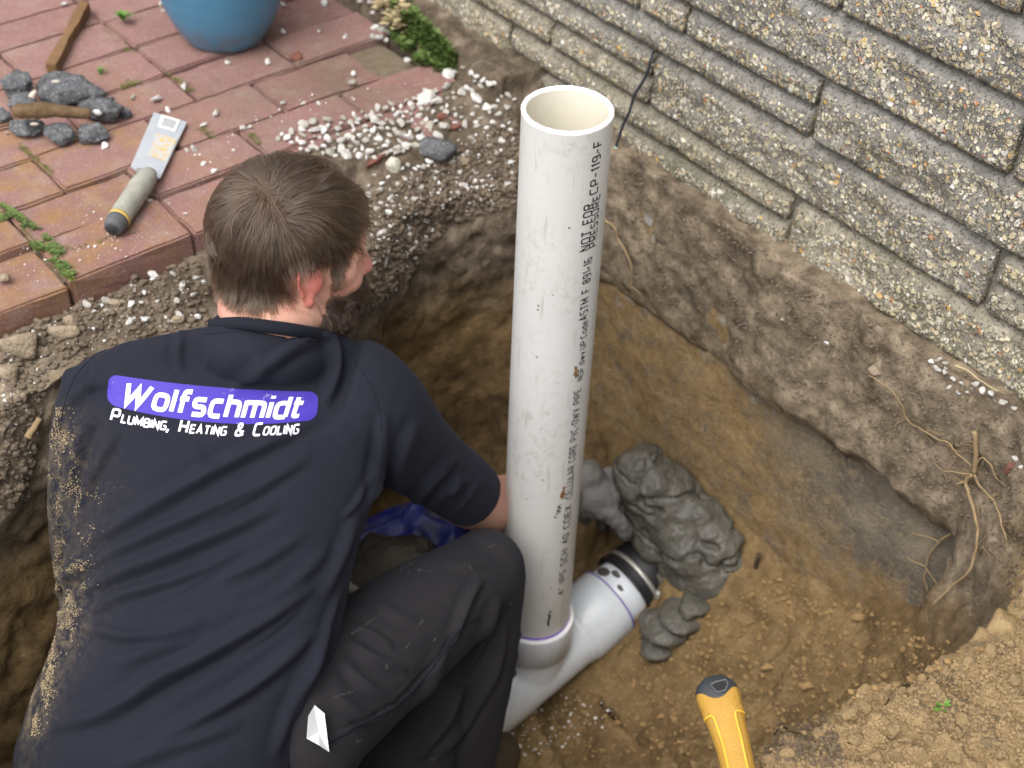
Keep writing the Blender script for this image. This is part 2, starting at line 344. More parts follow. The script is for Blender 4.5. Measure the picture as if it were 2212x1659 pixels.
def concrete_chunk():
    x = Mat('broken_concrete', 0.95, 0.2); v = x.voro(240); cs = x.sep(v.outputs['Color'])
    c = x.ramp(x.noise(70, 5, 0.7), [(0.3, (0.06, 0.062, 0.066)), (0.55, (0.125, 0.128, 0.134)), (0.75, (0.23, 0.23, 0.235))])
    c = x.mix(x.math('MULTIPLY', x.math('GREATER_THAN', cs[0], 0.82), x.mapr(v.outputs['Distance'], 0.5, 0.25, 0, 0.7)), c, (0.36, 0.35, 0.34))
    x.color(c); x.bump(x.noise(90, 5, 0.75), 0.9, 0.006).bump(v.outputs['Distance'], 0.5, 0.002); return x.m
M['concrete'] = concrete_chunk()
M['clod'] = plain('dry_clod', (0.27, 0.215, 0.15), 0.95, 0.35, 60, 0.9, 0.005)
M['crumb_dry'] = plain('dry_crumb', (.25, .175, .09), .95, .55, 60, .8, .002); M['crumb_soil'] = plain('soil_crumb', (.14, .108, .078), .95, .6, 40, .8, .003); M['crumb_sand'] = plain('sand_crumb', (.24, .155, .068), .95, .4, 60, .8, .003); M['grit'] = plain('white_grit', (.62, .60, .58), .8, .2, 50, 0)
M['bankclod'] = plain('bank_clod', (0.215, 0.15, 0.076), 0.95, 0.45, 55, 0.9, 0.004)
M['mud'] = plain('wet_clay', (0.080, 0.075, 0.061), 0.48, 0.5, 18, 0.9, 0.008, 0.35)
M['pipe'] = pvc_material('pvc_pipe', (0.60, 0.605, 0.585), 0.95, 0.42); M['pvc_in'] = pvc_material('pvc_inside', (0.74, 0.70, 0.59), 0.15, 0.5)
M['fitting'] = pvc_material('pvc_fitting', (0.60, 0.64, 0.68), 0.42, 0.32)
M['cut'] = plain('pvc_cut_edge', (0.86, 0.86, 0.84), 0.7, 0.08, 200, 0.8, 0.0015)
M['purple'] = plain('purple_primer', (0.22, 0.12, 0.62), 0.4, 0.3, 120, 0.0)
M['ink'] = plain('black_ink', (0.025, 0.025, 0.03), 0.6, 0.3, 300, 0.0)
M['rust'] = plain('rust_smear', (0.22, 0.10, 0.03), 0.9, 0.6, 200, 0.5)
M['rubber'] = plain('black_rubber', (0.014, 0.014, 0.015), 0.5, 0.3, 60, 0.2)
M['steel'] = plain('clamp_steel', (0.40, 0.385, 0.35), 0.5, 0.2, 60, 0.2); M['steel'].node_tree.nodes['Principled BSDF'].inputs['Metallic'].default_value = 0.7
M['shirt'] = cloth('navy_cotton', (0.0140, 0.0150, 0.0220)); M['rib'] = cloth('navy_rib', (0.0115, 0.0128, 0.019), 1400)
M['trouser'] = cloth('charcoal_twill', (0.0220, 0.0208, 0.0230), 1200); M['white_cloth'] = plain('white_lining', (0.60, 0.60, 0.62), 0.9, 0.05, 300, 0.3, 0.0006)
M['sock'] = plain('work_boot_leather', (0.06, 0.045, 0.03), 0.7, 0.4, 60, 0.4)
M['glove'] = plain('muddy_glove', (0.135, 0.13, 0.122), 0.75, 0.4, 28, 0.6, 0.003)
def print_mat(name, c):
    x = Mat(name, 0.6, 0.3); w = x.ramp(x.noise(50, 7, 0.8), [(0.62, 0.0), (0.72, 0.55)])
    x.color(x.mix(w, c, (0.72, 0.72, 0.85) if c[0] < 0.5 else (0.55, 0.55, 0.68))); x.bump(x.noise(700, 2), 0.25, 0.0005); return x.m
M['violet'] = print_mat('violet_print', (0.052, 0.031, 0.33)); M['white_print'] = print_mat('white_print', (0.82, 0.83, 0.88))
M['grain'] = plain('sand_grain', (0.40, 0.31, 0.18), 0.9, 0.5, 400, 0.0)
M['bucket'] = plain('blue_plastic', (0.007, 0.012, 0.12), 0.4, 0.3, 9, 0.2)
M['tubmud'] = plain('bucket_mud', (0.045, 0.038, 0.028), 0.85, 0.5, 20, 0.9, 0.01)
M['rope'] = plain('pale_rim', (0.30, 0.28, 0.22), 0.8, 0.4, 60, 0.5)
M['cream'] = plain('cream_stone', (.47, .45, .38), .9, .35, 45, .6, .003)
M['root'] = plain('root_bark', (0.26, 0.185, 0.10), 0.9, 0.35, 90, 0.6, 0.002)
M['root_dark'] = plain('dark_root', (0.05, 0.038, 0.026), 0.9, 0.4, 90, 0.6, 0.002)
M['wood'] = plain('weathered_wood', (0.17, 0.095, 0.045), 0.85, 0.5, 35, 0.7, 0.003)
M['brickbit'] = plain('brick_shard', (0.15, 0.062, 0.045), 0.9, 0.35, 40, 0.6, 0.003, obj=True)
M['wire'] = plain('black_wire', (0.03, 0.035, 0.045), 0.5, 0.3, 60, 0.1); M['wire_blue'] = plain('pale_blue_wire', (0.30, 0.48, 0.50), 0.6, 0.25, 60, 0.2)
def pot_mat():
    x = Mat('blue_glaze', 0.33, 0.5); P = x.sep(x.pos); mp = x.n('ShaderNodeMapping'); x.l(x.pos, mp.inputs[0]); mp.inputs['Scale'].default_value = (1, 1, 6)
    c = x.mix(x.noise(7, 4, co=mp.outputs[0]), (0.045, 0.155, 0.27), (0.085, 0.245, 0.38)); c = x.mix(x.math('MULTIPLY', x.mapr(P[2], .07, .0, 0., .8), x.ramp(x.noise(40, 5, .7), [(.4, 0.), (.6, 1.)])), c, (.15, .12, .09)); x.color(x.mix(x.ramp(x.noise(60, 5, .8), [(.62, 0.), (.70, .4)]), c, (.25, .33, .38))); x.bump(x.noise(60, 3), 0.15, 0.002); return x.m
M['pot'] = pot_mat()
def leaf_mat(name, a, b):
    x = Mat(name, 0.6, 0.3); x.color(x.mix(x.noise(45, 3), a, b)); x.b.inputs['Subsurface Weight'].default_value = 0.0; return x.m
M['leaf'] = leaf_mat('weed_leaf', (0.05, 0.085, 0.02), (0.14, 0.20, 0.05)); M['moss'] = leaf_mat('moss', (0.07, 0.075, 0.012), (0.15, 0.17, 0.03)); M['sprout'] = leaf_mat('sprout_leaf', (0.08, 0.19, 0.025), (0.13, 0.27, 0.045))
M['straw'] = plain('dry_straw', (0.46, 0.38, 0.22), 0.9, 0.3, 60, 0.2)
def skin_mat():
    x = Mat('skin', 0.55, 0.35); x.b.inputs['Subsurface Weight'].default_value = 0.12; x.b.inputs['Subsurface Radius'].default_value = (0.012, 0.004, 0.002); x.b.inputs['Subsurface Scale'].default_value = 0.6
    at = x.n('ShaderNodeAttribute'); at.attribute_name = 'flush'
    c = x.mix(x.noise(22, 4), (0.50, 0.27, 0.195), (0.58, 0.34, 0.26)); c = x.mix(at.outputs['Fac'], c, (0.56, 0.145, 0.125))
    c = x.mix(x.ramp(x.noise(320, 3), [(0.6, 0.0), (0.75, 0.3)]), c, (0.42, 0.18, 0.13))
    at2 = x.n('ShaderNodeAttribute'); at2.attribute_name = 'mud'; c = x.mix(at2.outputs['Fac'], c, (0.12, 0.105, 0.09))
    x.color(c); x.bump(x.noise(300, 4), 0.25, 0.0006); return x.m
M['skin'] = skin_mat()
def hair_mat(name, c):
    m_ = bpy.data.materials.new(name); m_.use_nodes = True; t = m_.node_tree; t.nodes.clear(); o = t.nodes.new('ShaderNodeOutputMaterial')
    b = t.nodes.new('ShaderNodeBsdfHairPrincipled'); b.parametrization = 'COLOR'; b.inputs['Color'].default_value = (*c, 1); b.inputs['Roughness'].default_value = 0.38; b.inputs['Radial Roughness'].default_value = 0.5
    hi = t.nodes.new('ShaderNodeHairInfo'); cr = t.nodes.new('ShaderNodeValToRGB'); e = cr.color_ramp.elements; e[0].color = (*[q * .45 for q in c], 1); e[1].color = (*[q * 1.9 for q in c], 1)
    t.links.new(hi.outputs['Random'], cr.inputs[0]); t.links.new(cr.outputs[0], b.inputs['Color']); t.links.new(b.outputs[0], o.inputs[0]); return m_
M['hair'] = hair_mat('brown_hair', (0.042, 0.0265, 0.0165)); M['beard'] = hair_mat('dark_beard', (0.022, 0.012, 0.007))
M['scalp'] = plain('scalp', (0.07, 0.045, 0.033), 0.9, 0.2, 200, 0.0)
M['grip'] = None

# ================================================================== GROUND with the dug hole
HC = np.array([0.80, 0.98])
RIM = np.array([(1.405, .62), (1.36, .53), (1.27, .46), (1.14, .425), (1.03, .435), (.92, .475), (.84, .455), (.76, .475), (.6, .44), (.4, .40), (.2, .45), (.05, .62), (0, .9), (.02, 1.2), (.1, 1.40), (.28, 1.47), (.42, 1.49), (.56, 1.50), (.7, 1.47), (.82, 1.43), (.93, 1.45), (1.03, 1.51), (1.12, 1.535), (1.22, 1.52), (1.31, 1.48), (1.405, 1.43)])
FLR = np.array([(1.13, .72), (1.08, .64), (1.0, .60), (.75, .60), (.4, .58), (.18, .65), (.12, .9), (.14, 1.2), (.25, 1.36), (.5, 1.41), (.8, 1.36), (1.0, 1.39), (1.10, 1.36), (1.13, 1.25)])
def star(poly, th):
    n = len(poly); out = np.full(len(th), 0.0); D = np.stack([np.cos(th), np.sin(th)], -1)
    for i in range(n):
        a, b = poly[i] - HC, poly[(i + 1) % n] - HC; e = b - a
        den = D[:, 0] * e[1] - D[:, 1] * e[0]; den = np.where(np.abs(den) < 1e-9, 1e-9, den)
        t = (a[0] * e[1] - a[1] * e[0]) / den; u = (a[0] * D[:, 1] - a[1] * D[:, 0]) / den
        ok = (u >= -1e-6) & (u <= 1 + 1e-6) & (t > 0); out = np.where(ok, np.maximum(out, t), out)
    return out
PAT_X1, PAT_Y0, PAT_Y1 = 1.366, 1.62, 1.735        # patio: right edge, front edge, first row line
def zsurf(x, y):
    z = np.full_like(x, -0.058)
    z = z + (sstep(0.60, 0.40, y)) * 0.085                                    # dry spoil heaped on the near side
    z = z + sstep(1.24, 1.36, x) * sstep(1.5, 1.6, y) * 0.045                 # gravel strip along the house wall
    z = z + sstep(1.53, 1.61, y) * sstep(1.64, 1.62, y) * .022 * (x < .96)
    z = z + sstep(0.94, 1.0, x) * sstep(1.50, 1.64, y) * 0.062               # soil and stones spill up over the edge of the paving
    z = z + sstep(1.28, 1.40, x) * sstep(1.6, 1.45, y) * 0.074
    return z
NT = 840
th = np.linspace(0, 2 * np.pi, NT, endpoint=False)
Rr, Rf = star(RIM, th), star(FLR, th)
Rr = np.convolve(np.r_[Rr[-4:], Rr, Rr[:4]], np.ones(9) / 9, 'valid'); Rf = np.convolve(np.r_[Rf[-8:], Rf, Rf[:8]], np.ones(17) / 17, 'valid')
Rr = Rr + 0.018 * fbm(np.stack([np.cos(th) * 2, np.sin(th) * 2, 0 * th], -1), 4, 4, 3)
D2 = np.stack([np.cos(th), np.sin(th)], -1)
rimxy = HC + D2 * Rr[:, None]
ww = sstep(1.30, 1.375, rimxy[:, 0]) * sstep(1.50, 1.40, rimxy[:, 1]) * sstep(0.56, 0.66, rimxy[:, 1])   # beside the house foundation
nearw = sstep(0.75, 0.55, rimxy[:, 1])
FZ = -0.86
rows = []
NF, NW, NO = 46, 92, 84
zr = zsurf(rimxy[:, 0], rimxy[:, 1])
for i in range(NF):                      # floor, centre -> foot of the hole's side
    t = (i + 0.02) / NF; xy = HC + D2 * (Rf * t)[:, None]
    z = np.full(NT, FZ) + 0.10 * sstep(0.8, 0.45, xy[:, 1]) + 0.06 * sstep(0.7, 0.2, xy[:, 0]) + 0.12 * sstep(0.93, 1.35, xy[:, 0]) * sstep(1.3, 0.9, xy[:, 1]) + 0.03 * t ** 4
    rows.append(np.c_[xy, z])
zf = rows[-1][:, 2].copy()
S_w = np.array([0, .05, .12, .2, .27, .31, .36, .45, .56, .62, .70, .80, .9, 1.0])       # 1 = rim
IN_w = np.array([.30, .23, .15, .085, .03, -.01, -.05, -.06, -.055, .004, .024, .018, .010, 0.0])   # inset from the rim
for j in range(NW):
    s = (j + 1) / NW; t = 1 - s
    g = t ** 2.2 * 0.82 + t * 0.18
    g = g * (1 - nearw) + nearw * (t ** 1.3)
    r_gen = Rr + (Rf - Rr) * g
    z_gen = zr + (zf - zr) * t
    # beside the foundation: soil band, undercut, bare concrete (a wall of its own), sand at its foot
    zkeys = np.array([-.80, -.76, -.70, -.63, -.57, -.52, -.47, -.36, -.26, -.235, -.205, -.13, -.06, 0.0])
    z_w = np.interp(s, S_w, zkeys); lift = np.interp(s, [0, .3, .4, .62], [1, 1, .6, 0]) * 0.12 * sstep(0.9, 0.62, rimxy[:, 1])
    ov = np.where((s > .60) & (s < .97), np.interp(rimxy[:, 1], [.70, .95, 1.15], [1.0, .75, .15]), 1.0)
    r_w = Rr - np.interp(s, S_w, IN_w) * ov
    r = r_gen * (1 - ww) + r_w * ww; z = z_gen * (1 - ww) + (z_w + lift + np.interp(s, [.8, 1], [0, 1]) * zr) * ww
    rows.append(np.c_[HC + D2 * r[:, None], z])
for j in range(NO):
    t = (j + 1) / NO; r = Rr + 0.9 * t ** 1.5 + 0.05 * t
    xy = HC + D2 * r[:, None]; rows.append(np.c_[xy, zsurf(xy[:, 0], xy[:, 1])])
for q in (1.0, 3.0, 10.0, 40.0, 110.0):
    xy = HC + D2 * (Rr + 0.95 + q)[:, None]; rows.append(np.c_[xy, np.full(NT, -0.058)])
G = np.array(rows); NR = len(G)
t1 = np.gradient(G, axis=0); t2 = np.roll(G, -1, 1) - np.roll(G, 1, 1); Nn = nrm(np.cross(t2, t1)); Nn = Nn * np.where(Nn[..., 2:3] < -0.95, -1, 1)
flat = G.reshape(-1, 3)
und = fbm(flat, 6, 4, 11).reshape(NR, NT); lump = fbm(flat, 22, 4, 21, 0.6).reshape(NR, NT); clod = np.clip(0.55 - worley(flat, 26, 5), 0, 1).reshape(NR, NT); fine = fbm(flat, 75, 3, 31, 0.6).reshape(NR, NT)
k_ = np.arange(NR)
edge = np.interp(k_, [0, NF, NF + NW * .2, NF + NW, NF + NW + NO * .6, NF + NW + NO, NR], [.5, .9, 1.1, 1, .9, .3, 0])[:, None]
hide = np.interp(k_, NF - 1 + NW * np.array([0, .28, .33, .58, .64, 1]), [2.4, 2.2, 0.0, 0.0, 1, 1])[:, None]
edge = edge * (1 - ww[None, :] * (1 - hide * .62)); smooth_far = np.interp(k_, [0, NF * .8, NF + 4, NF + NW * .62, NF + NW * .9, NR], [1.25, 1.35, .8, .7, 1, 1])[:, None]; edge = edge * smooth_far
near = sstep(0.62, 0.50, G[..., 1]) * sstep(-0.25, -0.05, G[..., 2])
amp = edge * (0.030 * und + 0.013 * lump + 0.020 * clod * (0.35 + 0.9 * near + 0.5 * (fbm(flat, 3, 2, 77).reshape(NR, NT) > 0)) + 0.0045 * fine)
amp = amp + near * edge * (0.018 * np.abs(lump) + 0.008 * fine)
under = (G[..., 1] > PAT_Y0 + 0.01) & (G[..., 0] < PAT_X1)
amp = np.where(under & (G[..., 1] > 1.74), np.minimum(amp, 0.0) * 0.2, amp)
G2 = G + Nn * amp[..., None]
lowp = (G[..., 1] > PAT_Y0 - 0.004) & ((G[..., 0] < 0.975) | (G[..., 1] > 1.705)) & (G[..., 0] < PAT_X1)
G2[..., 2] = np.where(lowp & (k_[:, None] > NF + NW), np.minimum(G2[..., 2], -0.055), G2[..., 2])
GV = G2.reshape(-1, 3); GF = grid_faces(NR, NT, True)[:, ::-1].tolist()
cv = np.r_[GV, [[HC[0], HC[1], FZ]]]; GF += [[(i + 1) % NT, i, len(GV)][::-1] for i in range(NT)]
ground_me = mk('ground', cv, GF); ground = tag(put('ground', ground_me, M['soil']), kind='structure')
ground['label'] = 'brown soil with the dug sandy hole beside the house wall'
GB = bvh_of(ground_me)
def down(x, y, z0=1.0):
    h = GB.ray_cast(Vector((x, y, z0)), Vector((0, 0, -1))); return h[0].z if h[0] else -0.058
def hit(u, v):
    """where the sight line through a picture point meets the paving or the soil"""
    d = ray(u, v); h = GB.ray_cast(Vector(CAM), Vector(d)); P = np.array(h[0]) if h[0] else onz(u, v, -0.05)
    Q = onz(u, v, 0.0)
    if P[2] < 0 and Q[0] < PAT_X1 and (Q[1] > 1.70 or (Q[1] > PAT_Y0 and Q[0] < 0.975)): return Q, Vector((0, 0, 1))
    return P, (h[1] if h[0] else Vector((0, 0, 1)))

# ================================================================== HOUSE WALL of split aggregate stones
WX = 1.44; U0, UH = 0.006, 0.0484
wall = empty('stone_wall', (WX, 1.4, 0)); tag(wall, 'house wall of split-faced grey aggregate stones in staggered courses', 'wall')
V_, F_ = box((WX + 0.0865, 1.55, 0.62), (0.14, 4.3, 1.30)); mesh('mortar', V_, F_, M['mortar'], wall, False)
V_, F_ = box((1.487, 1.55, -0.55), (0.13, 4.3, 0.98), 0.01)
foundation = mesh('foundation', V_, F_, M['foundation'], wall, False)
# foundation face with its own unevenness
ny, nz = 150, 60; yy, zz = np.meshgrid(np.linspace(.3, 1.75, ny), np.linspace(-.85, -.06, nz))
fp = np.stack([np.full_like(yy, 1.412), yy, zz], -1); fp[..., 0] += 0.006 * fbm(fp, 5, 4, 41) + 0.0045 * fbm(fp, 40, 4, 42, .6)
mesh('foundation_parging', fp.reshape(-1, 3), grid_faces(nz, ny)[:, ::-1], M['foundation'], wall)
def stone(y0, y1, l0, l1, seed):
    z0, z1 = U0 + UH * l0, U0 + UH * l1; L, H = y1 - y0 - 0.008, z1 - z0 - 0.0048
    cy, cz = (y0 + y1) / 2, (z0 + z1) / 2 - 0.002
    n1, n2 = max(10, int(L / 0.0075)), max(7, int(H / 0.0062))
    a = np.linspace(-1, 1, n1); b = np.linspace(-1, 1, n2); A, Bz = np.meshgrid(a, b)
    P = np.stack([np.zeros_like(A), A * L / 2, Bz * H / 2], -1); W_ = P + np.array([0, cy, cz])
    ex = np.minimum((1 - np.abs(A)) * L / 2, (1 - np.abs(Bz)) * H / 2)
    rel = 0.0085 * fbm(W_, 15, 4, seed) + 0.0075 * np.clip(fbm(W_ * [1, 1, 1.6], 34, 3, seed + 50, 0.6), -.6, .35) + 0.0022 * fbm(W_, 150, 2, seed + 90)
    top = np.clip((Bz - (1 - 2 * 0.018 / H)) / (2 * 0.018 / H), 0, 1)                # chamfered upper arris
    P[..., 0] = -0.002 - rel * sstep(0, 0.005, ex) * (1 - top) + 0.0165 * top ** 1.2 + 0.0025 * np.exp(-ex / 0.0015)
    P[..., 1] += 0.0022 * fbm(W_ * [1, 1, 1], 30, 3, seed + 7) * sstep(0.02, 0.0, ex); P[..., 2] += 0.0018 * fbm(W_, 30, 3, seed + 8) * sstep(0.02, 0.0, ex)
    rim = []
    ring = np.concatenate([np.arange(n1), np.arange(1, n2) * n1 + n1 - 1, (n2 - 1) * n1 + np.arange(n1 - 2, -1, -1), np.arange(n2 - 2, 0, -1) * n1])
    R_ = P.reshape(-1, 3)[ring]; nr = len(ring); base = n1 * n2; V = [P.reshape(-1, 3)]; F = grid_faces(n2, n1)[:, ::-1].tolist()
    prev = ring
    for k, dx in enumerate((0.008, 0.016, 0.026)):
        q = R_.copy(); q[:, 0] = R_[:, 0] + dx; q[:, 1:] *= 1 + 0.0015 * (k + 1); V.append(q); cur = np.arange(nr) + base + k * nr
        F += [[prev[i], prev[(i + 1) % nr], cur[(i + 1) % nr], cur[i]] for i in range(nr)]; prev = cur
    me = mk('stone', np.concatenate(V), F); o = bpy.data.objects.new('stone', me); COL.objects.link(o); me.materials.append(M['stone'])
    b_ = bmesh.new(); b_.from_mesh(me); bmesh.ops.recalc_face_normals(b_, faces=b_.faces); b_.to_mesh(me); b_.free()
    o.location = (WX, cy, cz); o.parent = wall; o.matrix_parent_inverse = Matrix.Translation(-wall.location)
LAY = [(0, 2, 1.711, 2.33), (0, 2, 2.33, 3.0), (0, 1, 1.066, 1.709), (1, 2, 1.068, 1.706), (0, 2, .44, 1.062), (0, 1, -.1, .44), (1, 2, -.1, .44),
       (2, 3, 1.607, 2.20), (2, 3, 1.371, 1.604), (2, 4, .739, 1.368), (2, 3, .30, .735), (3, 4, .36, .733), (2, 4, -.3, .30), (3, 4, 1.371, 1.93), (3, 4, 1.93, 2.6), (2, 3, 2.2, 2.8),
       (4, 5, 1.060, 1.62), (4, 5, 1.62, 2.25), (4, 6, .42, 1.055), (4, 6, -.2, .42), (5, 6, 1.058, 1.312), (5, 6, 1.314, 1.411), (5, 6, 1.413, 2.0), (5, 6, 2.0, 2.6), (4, 5, 2.25, 2.8),
       (6, 8, .756, 1.44), (6, 8, .20, .752), (6, 7, 1.44, 1.95), (7, 8, 1.44, 2.05), (6, 8, 2.05, 2.7), (6, 8, -.3, .2),
       (8, 10, .43, 1.048), (8, 10, 1.052, 1.56), (8, 9, 1.56, 2.2), (9, 10, 1.56, 2.1), (8, 10, 2.2, 2.8), (8, 10, -.2, .43),
       (10, 11, .30, .80), (10, 11, .80, 1.30), (11, 12, .40, 1.10), (10, 12, 1.30, 1.90), (11, 12, 1.10, 1.30), (10, 12, 1.9, 2.6), (10, 12, -.3, .30), (12, 14, .1, .7), (12, 14, .7, 1.35), (12, 13, 1.35, 2.0), (13, 14, 1.35, 1.8), (12, 14, 2.0, 2.6)]
for i, (a, b, y0, y1) in enumerate(LAY): stone(y0, y1, a, b, 100 + i * 3)
for lv in range(14, 24, 2):
    y = -0.3 + (lv % 4) * 0.13
    while y < 2.7: stone(y, y + 0.66, lv, lv + 2, 400 + lv * 9 + int(y * 10)); y += 0.66
# thin mortar lip under the lower right stones
V_, F_ = tube(spline([(1.452, 1.06, -.002), (1.450, .9, -.006), (1.450, .75, -.006), (1.452, .3, -.006)], 90), 0.012, 12); V_ = V_ + 0.006 * fbm(V_, 40, 4, 4)[:, None]
mesh('mortar_lip', V_, F_, M['mortar'], wall)

# ================================================================== PATIO of red concrete pavers
patio = mesh('patio', *box((-.30, 2.745, -.043), (3.29, 2.2, 0.056)), plain('joint_sand', (.15, .118, .08), .95, .45, 60, .8, .003), None, False); tag(patio, kind='structure'); patio['label'] = 'patio of worn red concrete pavers with mossy joints'
PX, YS = 0.1975, [1.62, 1.735, 1.834, 1.95, 2.056, 2.17, 2.288, 2.384, 2.50, 2.61, 2.72, 2.83, 2.94, 3.05, 3.16]
PROTO = []
for k in range(10):
    b = bmesh.new(); bmesh.ops.create_cube(b, size=1)
    for v in b.verts: v.co = Vector((v.co.x * 0.190, v.co.y * 0.104, (v.co.z - 0.5) * 0.058))
    bmesh.ops.bevel(b, geom=[e for e in b.edges if max(v.co.z for v in e.verts) > -0.01], offset=0.0032, segments=2, affect='EDGES')
    bmesh.ops.subdivide_edges(b, edges=[e for e in b.edges if e.calc_length() > 0.03], cuts=5, use_grid_fill=True)
    me = bpy.data.meshes.new('paver'); b.to_mesh(me); b.free(); V = getV(me); w_ = sstep(0.012, 0.0, np.minimum(0.095 - np.abs(V[:, 0]), 0.052 - np.abs(V[:, 1])))
    V = V + (w_ * 0.0028)[:, None] * np.stack([fbm(V + k, 40, 3, k), fbm(V + k, 40, 3, k + 20), fbm(V + k, 50, 3, k + 40)], -1); V[:, 2] += 0.0016 * fbm(V + k, 18, 3, k + 60)
    setV(me, V); me.materials.append(M['paver']); PROTO.append(me)
npv = 0
for r_ in range(len(YS) - 1):
    y0, y1 = YS[r_], YS[r_ + 1]; off = (PX / 2 if r_ in (2,) else 0.0) if r_ < 8 else (PX / 2 if r_ % 3 == 0 else 0)
    for k in range(-9, 4):
        x0 = 0.9725 + PX * k - off; x1 = x0 + PX
        if x1 > PAT_X1 + 0.01 or x1 < -0.6: continue
        o = bpy.data.objects.new('paver', PROTO[random.randrange(10)]); COL.objects.link(o); o.parent = patio; npv += 1
        gap = 0.016 if (r_ == 0 and k == -3) else 0.0
        o.location = ((x0 + x1) / 2 + (gap if x1 > 0.59 and r_ == 0 else 0) + random.uniform(-.0012, .0012), (y0 + y1) / 2 + random.uniform(-.0015, .0015), random.uniform(-.0035, .0015) - (0.006 if (r_ == 0 and x1 < .6) else 0))
        o.rotation_euler = (random.uniform(-.012, .012), random.uniform(-.010, .010), random.uniform(-.009, .009) + (math.pi if random.random() < .5 else 0)); o.scale = ((PX - .0045) / .19, (y1 - y0 - .0042) / 0.104, 1)

# ================================================================== PERSON crouching in the hole, back to the camera
person = empty('person', (0.50, 1.02, -0.80)); tag(person, 'bearded man in navy t-shirt and dark trousers crouching in the hole beside the white pipe', 'person')
VIEW = nrm(ray(620, 1000))
# ---- head frame: looks towards +x, head bent down a little
hf = nrm(np.array([0.945, -0.245, -0.2150])); hr = nrm(np.cross(hf, [0, 0, 1.0])); hu = np.cross(hr, hf)
_t = math.radians(5.2); hr, hu = nrm(hr * math.cos(_t) + hu * math.sin(_t)), nrm(hu * math.cos(_t) - hr * math.sin(_t))
HM = np.array([hf, hr, hu]); HO = dep(634, 543, 1.83); HS = 0.90
def hd(p): return HO + (np.asarray(p, float) * HS) @ HM
def hell(c, r, sub=3): V, F = ico(sub); return hd(V * np.asarray(r) + np.asarray(c)), F
def hcap(P, r, k=14): P = [hd(q) for q in P]; return capsule(P, np.asarray(r) * HS, k)
C7 = dep(560, 722, 1.80)
head_parts = [hell((-.014, 0, .038), (.100, .080, .092)), hell((.030, 0, -.022), (.066, .066, .088)), hell((-.035, 0, -.005), (.068, .066, .070)),
    hell((.062, 0, .048), (.036, .060, .046)), hell((.072, 0, -.095), (.026, .026, .020)), hell((.086, 0, -.064), (.016, .024, .020)),
    hcap([(.088, 0, .016), (.102, 0, -.006), (.114, 0, -.030)], [.009, .0105, .012]), hell((.102, .011, -.034), (.010, .008, .008)), hell((.102, -.011, -.034), (.010, .008, .008)),
    hcap([(.100, -.020, -.060), (.105, 0, -.058), (.100, .020, -.060)], [.005, .007, .005]), hcap([(.098, -.018, -.071), (.102, 0, -.073), (.098, .018, -.071)], [.005, .007, .005])]
for s_ in (1, -1):
    head_parts += [hcap([(.000, .057 * s_, -.040), (.014, .056 * s_, -.072), (.066, .024 * s_, -.097)], [.020, .020, .020]), hell((.066, .040 * s_, -.022), (.026, .026, .026)),
        hcap([(.088, .012 * s_, .022), (.084, .034 * s_, .026), (.070, .052 * s_, .018)], [.010, .010, .010]), hell((.046, .058 * s_, -.005), (.030, .016, .026))]
# neck and upper back (the back is under the shirt)
nk = [hd((-.030, 0, -.015)), hd((-.036, .002, -.075)), C7 + np.array([.03, .03, -.01])]
head_parts += [capsule(nk, [.058, .058, .062], 24), capsule([hd((-.005, .012, -.05)), hd((-.005, .02, -.10)), C7 + np.array([.075, .045, -.05])], [.050, .048, .052], 20)]
trap = capsule([C7 + np.array([-.045, .075, -.11]), C7 + np.array([.035, .04, -.085]), C7 + np.array([.09, -.015, -.12])], [.04, .055, .04], 18)
torso_in = capsule([C7 + np.array([.03, .04, -.10]), dep(455, 1150, 1.84), dep(350, 1650, 1.80)], [.05, .060, .060], 18)
# right arm: shoulder, elbow, wrist; left arm bent in front of the chest
RS, REL, RW = dep(790, 880, 1.90), dep(1010, 1075, 2.19), dep(1225, 1080, 2.49)
LS, LEL, LW = dep(240, 910, 1.89), dep(218, 1310, 1.96), dep(420, 1420, 2.08)
arm_r = capsule([RS, REL, REL * .45 + RW * .55, RW], [.055, .046, .043, .031], 18); arm_l = capsule([LS, dep(212, 1090, 1.92), LEL, LW], [.046, .042, .040, .030], 18)
def hand(W, dirv, palm_n, s=1.0, side=1, curl=0.9, gl=1.0):
    """palm, four unequal curled fingers and a thumb off the side of the palm"""
    dirv = nrm(dirv); palm_n = nrm(palm_n - dirv * (palm_n @ dirv)); lat = np.cross(palm_n, dirv) * side
    parts = []; pc = W + dirv * .045 * s
    V, F = ico(2); parts.append((pc + (V[:, :1] * dirv * .050 + V[:, 1:2] * lat * .042 + V[:, 2:] * palm_n * .019) * s, F))
    for k, (o, L) in enumerate(((.031, .070), (.011, .079), (-.010, .073), (-.030, .057))):
        p = W + (dirv * .078 + lat * o) * s; P = [p - dirv * .02 * s]; a = 0.15; seg = [L * .45, L * .32, L * .23]
        for q in seg:
            P.append(P[-1] + (dirv * math.cos(a) + palm_n * math.sin(a) + lat * .06 * (1.5 - k)) * (q + (.02 if q == seg[0] else 0)) * s); a += curl
        parts.append(capsule(P, np.array([.0100, .0092, .0084, .0074]) * s * gl, 10))
    p = W + (dirv * .022 + lat * .030) * s
    parts.append(capsule([p, p + (lat * .026 + dirv * .024 + palm_n * .012) * s, p + (lat * .034 + dirv * .052 + palm_n * .030) * s, p + (lat * .028 + dirv * .074 + palm_n * .044) * s], np.array([.014, .0115, .0100, .0085]) * s * gl, 10))
    return parts
hand_l = hand(LW, LW - LEL, np.array([.3, .3, -1.0]), 1.0, -1, 0.5)
body_me = fuse('body', head_parts + [trap, torso_in, arm_r, arm_l] + hand_l + [ell(RW, (.03, .03, .03))], 0.0036, 8, 0.5)
